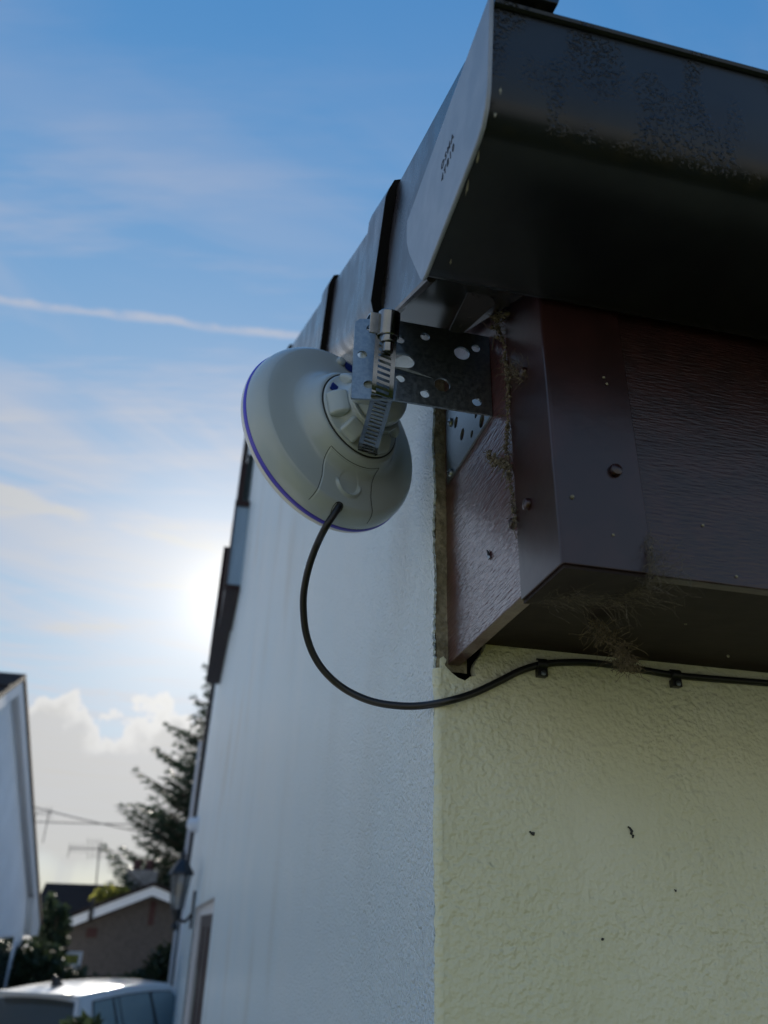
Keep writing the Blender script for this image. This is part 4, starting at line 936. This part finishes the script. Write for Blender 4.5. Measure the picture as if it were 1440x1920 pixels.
# ------------------------------------------------------------------ trees and shrubs
def conifer(base, h, r0, seed, label):
    rnd = random.Random(seed); root = empty('conifer_tree', base, label, 'tree')
    MB().tube([base, base + Vector((0.05, 0, h * 0.4)), base + Vector((0, 0, h * 0.8)), base + Vector((0, 0, h))], [0.28, 0.2, 0.1, 0.02], 10).build('trunk', 'bark', root, smooth=True)
    mb = MB(); wood = MB(); z = 0.12
    V = []; Fc = []
    def needle(p, d, l, w):
        s = d.cross(Vector((rnd.uniform(-1, 1), rnd.uniform(-1, 1), rnd.uniform(-1, 1)))).normalized() * w
        k = len(V); V.extend([p - s, p + s, p + d * l + s * 0.3, p + d * l - s * 0.3]); Fc.append((k, k + 1, k + 2, k + 3))
    while z < 0.985:
        t = z; R = r0 * (1 - t) ** 0.85 + 0.15
        nb = rnd.randint(8, 12) if t < 0.9 else 5; a0 = rnd.random() * 6.28
        for b in range(nb):
            a = a0 + b * 2 * math.pi / nb + rnd.uniform(-0.3, 0.3); L = R * (rnd.uniform(0.55, 0.95) if rnd.random() < 0.8 else rnd.uniform(0.95, 1.2))
            hd = Vector((math.cos(a), math.sin(a), 0)); p = base + Vector((0, 0, h * t)); pts = [p]
            slope = rnd.uniform(-0.15, 0.10); n = max(4, int(L / 0.28))
            for k in range(n):
                u = (k + 1) / n; d = (hd + Vector((0, 0, slope + 0.75 * u * u))).normalized(); pts.append(pts[-1] + d * L / n)
            wood.tube([pts[0], pts[n // 2], pts[-1]], [0.05, 0.03, 0.01], 4)
            side = Vector((-hd.y, hd.x, 0))
            for k in range(1, n + 1):
                u = k / n; sp = 0.16 * L * (1.15 - u) + 0.16
                for j in range(16):
                    c = pts[k] + Vector((rnd.uniform(-.12, .12), rnd.uniform(-.12, .12), rnd.uniform(-.1, .06)))
                    s = rnd.choice((-1, 1)); d = (hd * rnd.uniform(0.3, 1.0) + side * s * rnd.uniform(0.2, 1.1) + Vector((0, 0, rnd.uniform(-0.35, 0.45)))).normalized()
                    needle(c, d, sp * rnd.uniform(0.45, 1.1), rnd.uniform(0.016, 0.035))
        z += rnd.uniform(0.013, 0.021)
    wood.build('branches', 'bark', root)
    obj('crown', V, Fc, 'needle', root)
tb = hit(402, 1640, 1, 32.0); conifer(Vector((tb.x, 32.0, GROUND)), 12.9, 5.2, 4, 'tall dark conifer rising behind the white gable')
def bush(c, rx, ry, rz_, n, m, name, label, cat, seed, leaf=0.09):
    rnd = random.Random(seed); V = []; Fc = []
    c = Vector(c); root = empty(name, Vector((c.x, c.y, GROUND)), label, cat)
    tips = []
    for k in range(n):
        th = rnd.uniform(0, 6.28); cz = rnd.uniform(-0.5, 1); rr = rnd.uniform(0.55, 1.0) ** 0.5; s = math.sqrt(max(0, 1 - cz * cz))
        lump = 0.78 + 0.34 * noise.noise((math.cos(th) * s * 2.2 + seed, math.sin(th) * s * 2.2, cz * 2.2))
        p = c + Vector((rx * s * math.cos(th), ry * s * math.sin(th), rz_ * cz)) * rr * lump
        d = Vector((rnd.uniform(-1, 1), rnd.uniform(-1, 1), rnd.uniform(-0.6, 1))).normalized(); e = d.orthogonal().normalized(); e = Matrix.Rotation(rnd.uniform(0, 6.28), 3, d) @ e
        l = leaf * rnd.uniform(0.6, 1.4); k0 = len(V); V.extend([p, p + d * l * 0.5 + e * l * 0.28, p + d * l, p + d * l * 0.5 - e * l * 0.28]); Fc.append((k0, k0 + 1, k0 + 2, k0 + 3))
    obj('crown', V, Fc, m, root)
    w = MB()
    for k in range(6):
        a = k * 1.05; w.tube([(c.x + 0.1 * math.cos(a), c.y + 0.1 * math.sin(a), GROUND), c + Vector((rx * 0.4 * math.cos(a), ry * 0.4 * math.sin(a), 0)), c + Vector((rx * 0.6 * math.cos(a), ry * 0.6 * math.sin(a), rz_ * 0.6))], [0.04, 0.025, 0.008], 5)
    w.build('stems', 'bark', root)
p = hit(90, 1760, 1, 22); bush((p.x, 22, -1.1), 0.50, 0.6, 1.9, 4000, 'leaf', 'tall_shrub', 'tall dark shrub between neighbour house and bungalow', 'shrub', 21, 0.13)
p = hit(235, 1812, 1, 21); bush((p.x, 21, -1.75), 1.5, 0.8, 0.85, 5000, 'leaf', 'hedge_bush', 'low dark green bush under the brick gable', 'shrub', 22, 0.13)
p = hit(60, 1830, 1, 19.5); bush((p.x, 19.5, -1.45), 1.2, 0.9, 1.2, 6500, 'leaf', 'hedge_bush', 'dark hedge bush behind the car beside neighbour wall', 'shrub', 23, 0.13)
p = hit(310, 1800, 1, 20.5); bush((p.x, 20.5, -1.4), 0.7, 0.6, 1.1, 2600, 'leaf', 'hedge_bush', 'dark bush in front of brick wall next to white gable', 'shrub', 26, 0.13)
p = hit(205, 1682, 1, 24.2); bush((p.x, 26.6, p.z + 0.03), 0.75, 0.35, 0.30, 900, 'yleaf', 'yellow_shrub', 'yellow green foliage above the bungalow bargeboard', 'shrub', 24, 0.12)
p = hit(152, 1916, 1, 5.2); bush((p.x, 5.2, p.z - 0.12), 0.13, 0.13, 0.15, 260, 'leaf', 'young_shrub', 'sprig of green shrub in front of the white car', 'shrub', 25, 0.075)
def panel():
    d = 22.5; a, b = hit(98, 1783, 1, d), hit(150, 1814, 1, d)
    root = empty('framed_panel', Vector(((a.x + b.x) / 2, d, GROUND)), 'small white framed yellow green panel low before the brick bungalow', 'panel')
    x0, x1, z0, z1 = a.x, b.x, b.z, a.z; w = 0.07
    MB().box((x0 + w, d - 0.01, z0 + w), (x1 - w, d + 0.01, z1 - w)).build('board', 'board', root)
    for q in (((x0, z0), (x1, z0 + w)), ((x0, z1 - w), (x1, z1)), ((x0, z0 + w), (x0 + w, z1 - w)), ((x1 - w, z0 + w), (x1, z1 - w))):
        MB().box((q[0][0], d - 0.03, q[0][1]), (q[1][0], d + 0.02, q[1][1])).build('frame_bar', 'white_pvc', root)
    for x in (x0 + 0.1, x1 - 0.1): MB().box((x - 0.03, d - 0.02, GROUND), (x + 0.03, d + 0.02, z0 - 0.001)).build('post', 'white_pvc', root)
panel()

# ------------------------------------------------------------------ parked estate car
def build_car():
    # local frame: u forward from the tail, w to the car's left, z up from the ground
    top = hit(150, 1869, 1, 11.9)
    hd = Vector((math.sin(rad(27)), math.cos(rad(27)), 0)); lf = Vector((-hd.y, hd.x, 0)); up = Vector((0, 0, 1))
    ZS = (top.z - GROUND) / 1.43
    O = Vector((top.x, top.y, GROUND)) - hd * 0.34 + lf * 0.60
    root = empty('estate_car', O + hd * 2.2, 'white estate car parked between the two white houses', 'car')
    def P(u, w, z): return O + hd * u + lf * w + up * (z * ZS)
    L = 4.5
    # body below the beltline, lofted
    st = [(0.00, 0.70, 0.42, 0.80, 0.86), (0.05, 0.80, 0.32, 0.90, 0.92), (0.30, 0.87, 0.26, 0.93, 0.95), (0.75, 0.89, 0.22, 0.93, 0.96), (1.6, 0.90, 0.20, 0.92, 0.95), (2.6, 0.90, 0.20, 0.90, 0.93), (3.3, 0.89, 0.21, 0.88, 0.92), (3.75, 0.87, 0.23, 0.80, 0.88), (4.2, 0.80, 0.27, 0.70, 0.78), (4.42, 0.70, 0.30, 0.60, 0.66), (4.5, 0.58, 0.36, 0.52, 0.56)]
    v = []; ns = 14
    for u, w, zb, zs, zt in st:
        ring = []
        for k in range(ns):
            a = 2 * math.pi * (k + 0.5) / ns; c, s = math.cos(a), math.sin(a)
            ww = w * math.copysign(abs(c) ** 0.35, c); zc = (zb + zt) / 2; hh = (zt - zb) / 2
            ring.append(P(u, ww, zc + hh * math.copysign(abs(s) ** 0.5, s)))
        v += ring
    m = len(st); f = [(i * ns + k, i * ns + (k + 1) % ns, (i + 1) * ns + (k + 1) % ns, (i + 1) * ns + k) for i in range(m - 1) for k in range(ns)]
    f += [tuple(range(ns)), tuple((m - 1) * ns + k for k in range(ns))]
    body = obj('body', v, f, 'carpaint', root, smooth=True, angle=55)
    # greenhouse shell: belt curve and roof curve
    us = [0.08, 0.34, 0.9, 1.5, 2.1, 2.6, 3.0]
    def roofz(u): return 1.43 + 0.055 * math.sin(min(1, max(0, (u - 0.2) / 2.9)) * math.pi)
    def rw(u): return 0.60 + 0.03 * math.sin(min(1, max(0, (u - 0.3) / 2.6)) * math.pi)
    cols_ = [-1, -0.97, -0.9, -0.6, -0.25, 0.25, 0.6, 0.9, 0.97, 1]
    v = []; UU = [0.30, 0.36, 0.6, 1.0, 1.5, 2.0, 2.4, 2.66, 2.74]
    for u in UU:
        for c in cols_: v.append(P(u, rw(u) * c, roofz(u) + 0.035 * (1 - c * c) - (0.02 if abs(c) == 1 else 0) - (0.012 if u in (0.30, 2.74) else 0)))
    k = len(cols_); f = [(i * k + j, i * k + j + 1, (i + 1) * k + j + 1, (i + 1) * k + j) for i in range(len(UU) - 1) for j in range(k - 1)]
    rf = obj('roof', v, f, 'carpaint', root, smooth=True, angle=60)
    belt = lambda u: 0.94
    def side(u, t, s, lift=0.0):            # t 0 belt .. 1 roof edge
        w = 0.84 + (rw(u) - 0.84) * (t ** 1.15) + lift; z = belt(u) + (roofz(u) - 0.02 - belt(u)) * t
        return P(u, s * w, z)
    def lean(u, t, rear, front): return u
    for s in (-1, 1):
        g = []; nu = 26; nt_ = 7
        for i in range(nu):
            for j in range(nt_):
                t = j / (nt_ - 1); ua = 0.04 + 0.30 * t; ub = 3.62 - 0.90 * t; u = ua + (ub - ua) * i / (nu - 1); g.append(side(u, t, s))
        f = [(i * nt_ + j, i * nt_ + j + 1, (i + 1) * nt_ + j + 1, (i + 1) * nt_ + j) for i in range(nu - 1) for j in range(nt_ - 1)]
        obj('side_panel', g, f, 'carpaint', root, smooth=True, angle=70)
        # windows: (u at belt start, end, u at top start, end)
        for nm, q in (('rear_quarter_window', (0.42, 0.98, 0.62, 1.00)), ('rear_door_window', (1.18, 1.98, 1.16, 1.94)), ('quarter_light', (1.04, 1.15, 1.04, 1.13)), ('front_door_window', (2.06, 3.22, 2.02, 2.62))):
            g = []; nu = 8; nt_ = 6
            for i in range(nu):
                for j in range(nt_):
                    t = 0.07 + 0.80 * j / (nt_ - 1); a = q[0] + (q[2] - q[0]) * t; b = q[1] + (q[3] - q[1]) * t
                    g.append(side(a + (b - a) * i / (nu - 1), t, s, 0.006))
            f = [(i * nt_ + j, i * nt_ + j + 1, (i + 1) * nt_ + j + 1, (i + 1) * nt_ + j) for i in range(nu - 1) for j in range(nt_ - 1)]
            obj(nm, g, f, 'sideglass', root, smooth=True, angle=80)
        g = [side(0.38 + (3.3 - 0.38) * i / 20, t, s, 0.004) for i in range(21) for t in (0.05, 0.90)]
        # black surround behind the side glass
        g = []
        for i in range(21):
            for t in (0.045, 0.35, 0.65, 0.895): a = 0.385 + 0.20 * t; b = 3.30 - 0.72 * t; g.append(side(a + (b - a) * i / 20, t, s, 0.003))
        f = [(i * 4 + j, i * 4 + j + 1, (i + 1) * 4 + j + 1, (i + 1) * 4 + j) for i in range(20) for j in range(3)]
        obj('window_surround', g, f, 'trim', root, smooth=True, angle=80)
        MB().obox(P(3.05, s * 0.98, 0.98), hd * 0.05, lf * 0.10, up * 0.07).build('door_mirror', 'carpaint', root, bevel=0.02)
        for u in (1.35, 2.35): MB().obox(P(u, s * 0.905, 0.80), hd * 0.09, lf * 0.015, up * 0.014).build('door_handle', 'carpaint', body, bevel=0.006)
    # tailgate glass and pillars
    def rear(c, t, lift=0): return P(0.04 + 0.29 * t - lift, c * (0.83 + (0.60 - 0.83) * t), 0.93 + (1.415 - 0.93) * t + 0.03 * (1 - c * c) * t)
    def grid(fn, nu, nt_): return [fn(i / (nu - 1), j / (nt_ - 1)) for i in range(nu) for j in range(nt_)], [(i * nt_ + j, i * nt_ + j + 1, (i + 1) * nt_ + j + 1, (i + 1) * nt_ + j) for i in range(nu - 1) for j in range(nt_ - 1)]
    g, f = grid(lambda a, b: rear(-1 + 2 * a, b), 9, 5); obj('tailgate', g, f, 'carpaint', root, smooth=True, angle=70)
    g, f = grid(lambda a, b: rear((-1 + 2 * a) * 0.92, 0.06 + 0.86 * b, 0.008), 9, 5); obj('rear_window', g, f, 'carglass', root, smooth=True, angle=70)
    MB().obox(P(0.26, 0, 1.452), hd * 0.10, lf * 0.50, up * 0.012).build('roof_spoiler', 'carpaint', root, bevel=0.008)
    g, f = grid(lambda a, b: P(3.62 - 0.88 * b, (-1 + 2 * a) * (0.80 - 0.2 * b), 0.93 + 0.50 * b + 0.03 * b * (1 - (2 * a - 1) ** 2)), 9, 5); obj('windscreen', g, f, 'carglass', root, smooth=True, angle=70)
    fin = [P(0.62, 0, 1.49), P(0.86, 0, 1.50), P(0.68, 0, 1.60), P(0.63, 0, 1.605)]
    MB().prism([q - lf * 0.02 for q in fin], lf * 0.04).build('roof_antenna', 'trim', root, bevel=0.008)
    for s in (-1, 1):
        MB().obox(P(0.02, s * 0.72, 0.72), hd * 0.06, lf * 0.13, up * 0.12).build('tail_lamp', 'tail', body, bevel=0.02)
        MB().obox(P(4.36, s * 0.60, 0.60), hd * 0.06, lf * 0.15, up * 0.06).build('headlight', 'lampglass', body, bevel=0.02)
        for u in (0.80, 3.55):
            c = P(u, s * 0.80, 0.32); c.z = GROUND + 0.31
            wh = MB().lathe(c, lf * s, [(0.19, 0.10), (0.27, 0.10), (0.31, 0.06), (0.31, -0.06), (0.27, -0.10), (0.19, -0.10)], 28).build('wheel', 'tyre', root, smooth=True)
            MB().lathe(c, lf * s, [(0.19, 0.095), (0.17, 0.07), (0.06, 0.085), (0.001, 0.09)], 20).build('rim', 'alloy', wh, smooth=True)
    MB().obox(P(0.0, 0, 0.45), hd * 0.06, lf * 0.76, up * 0.14).build('rear_bumper', 'carpaint', root, bevel=0.04)
build_car()
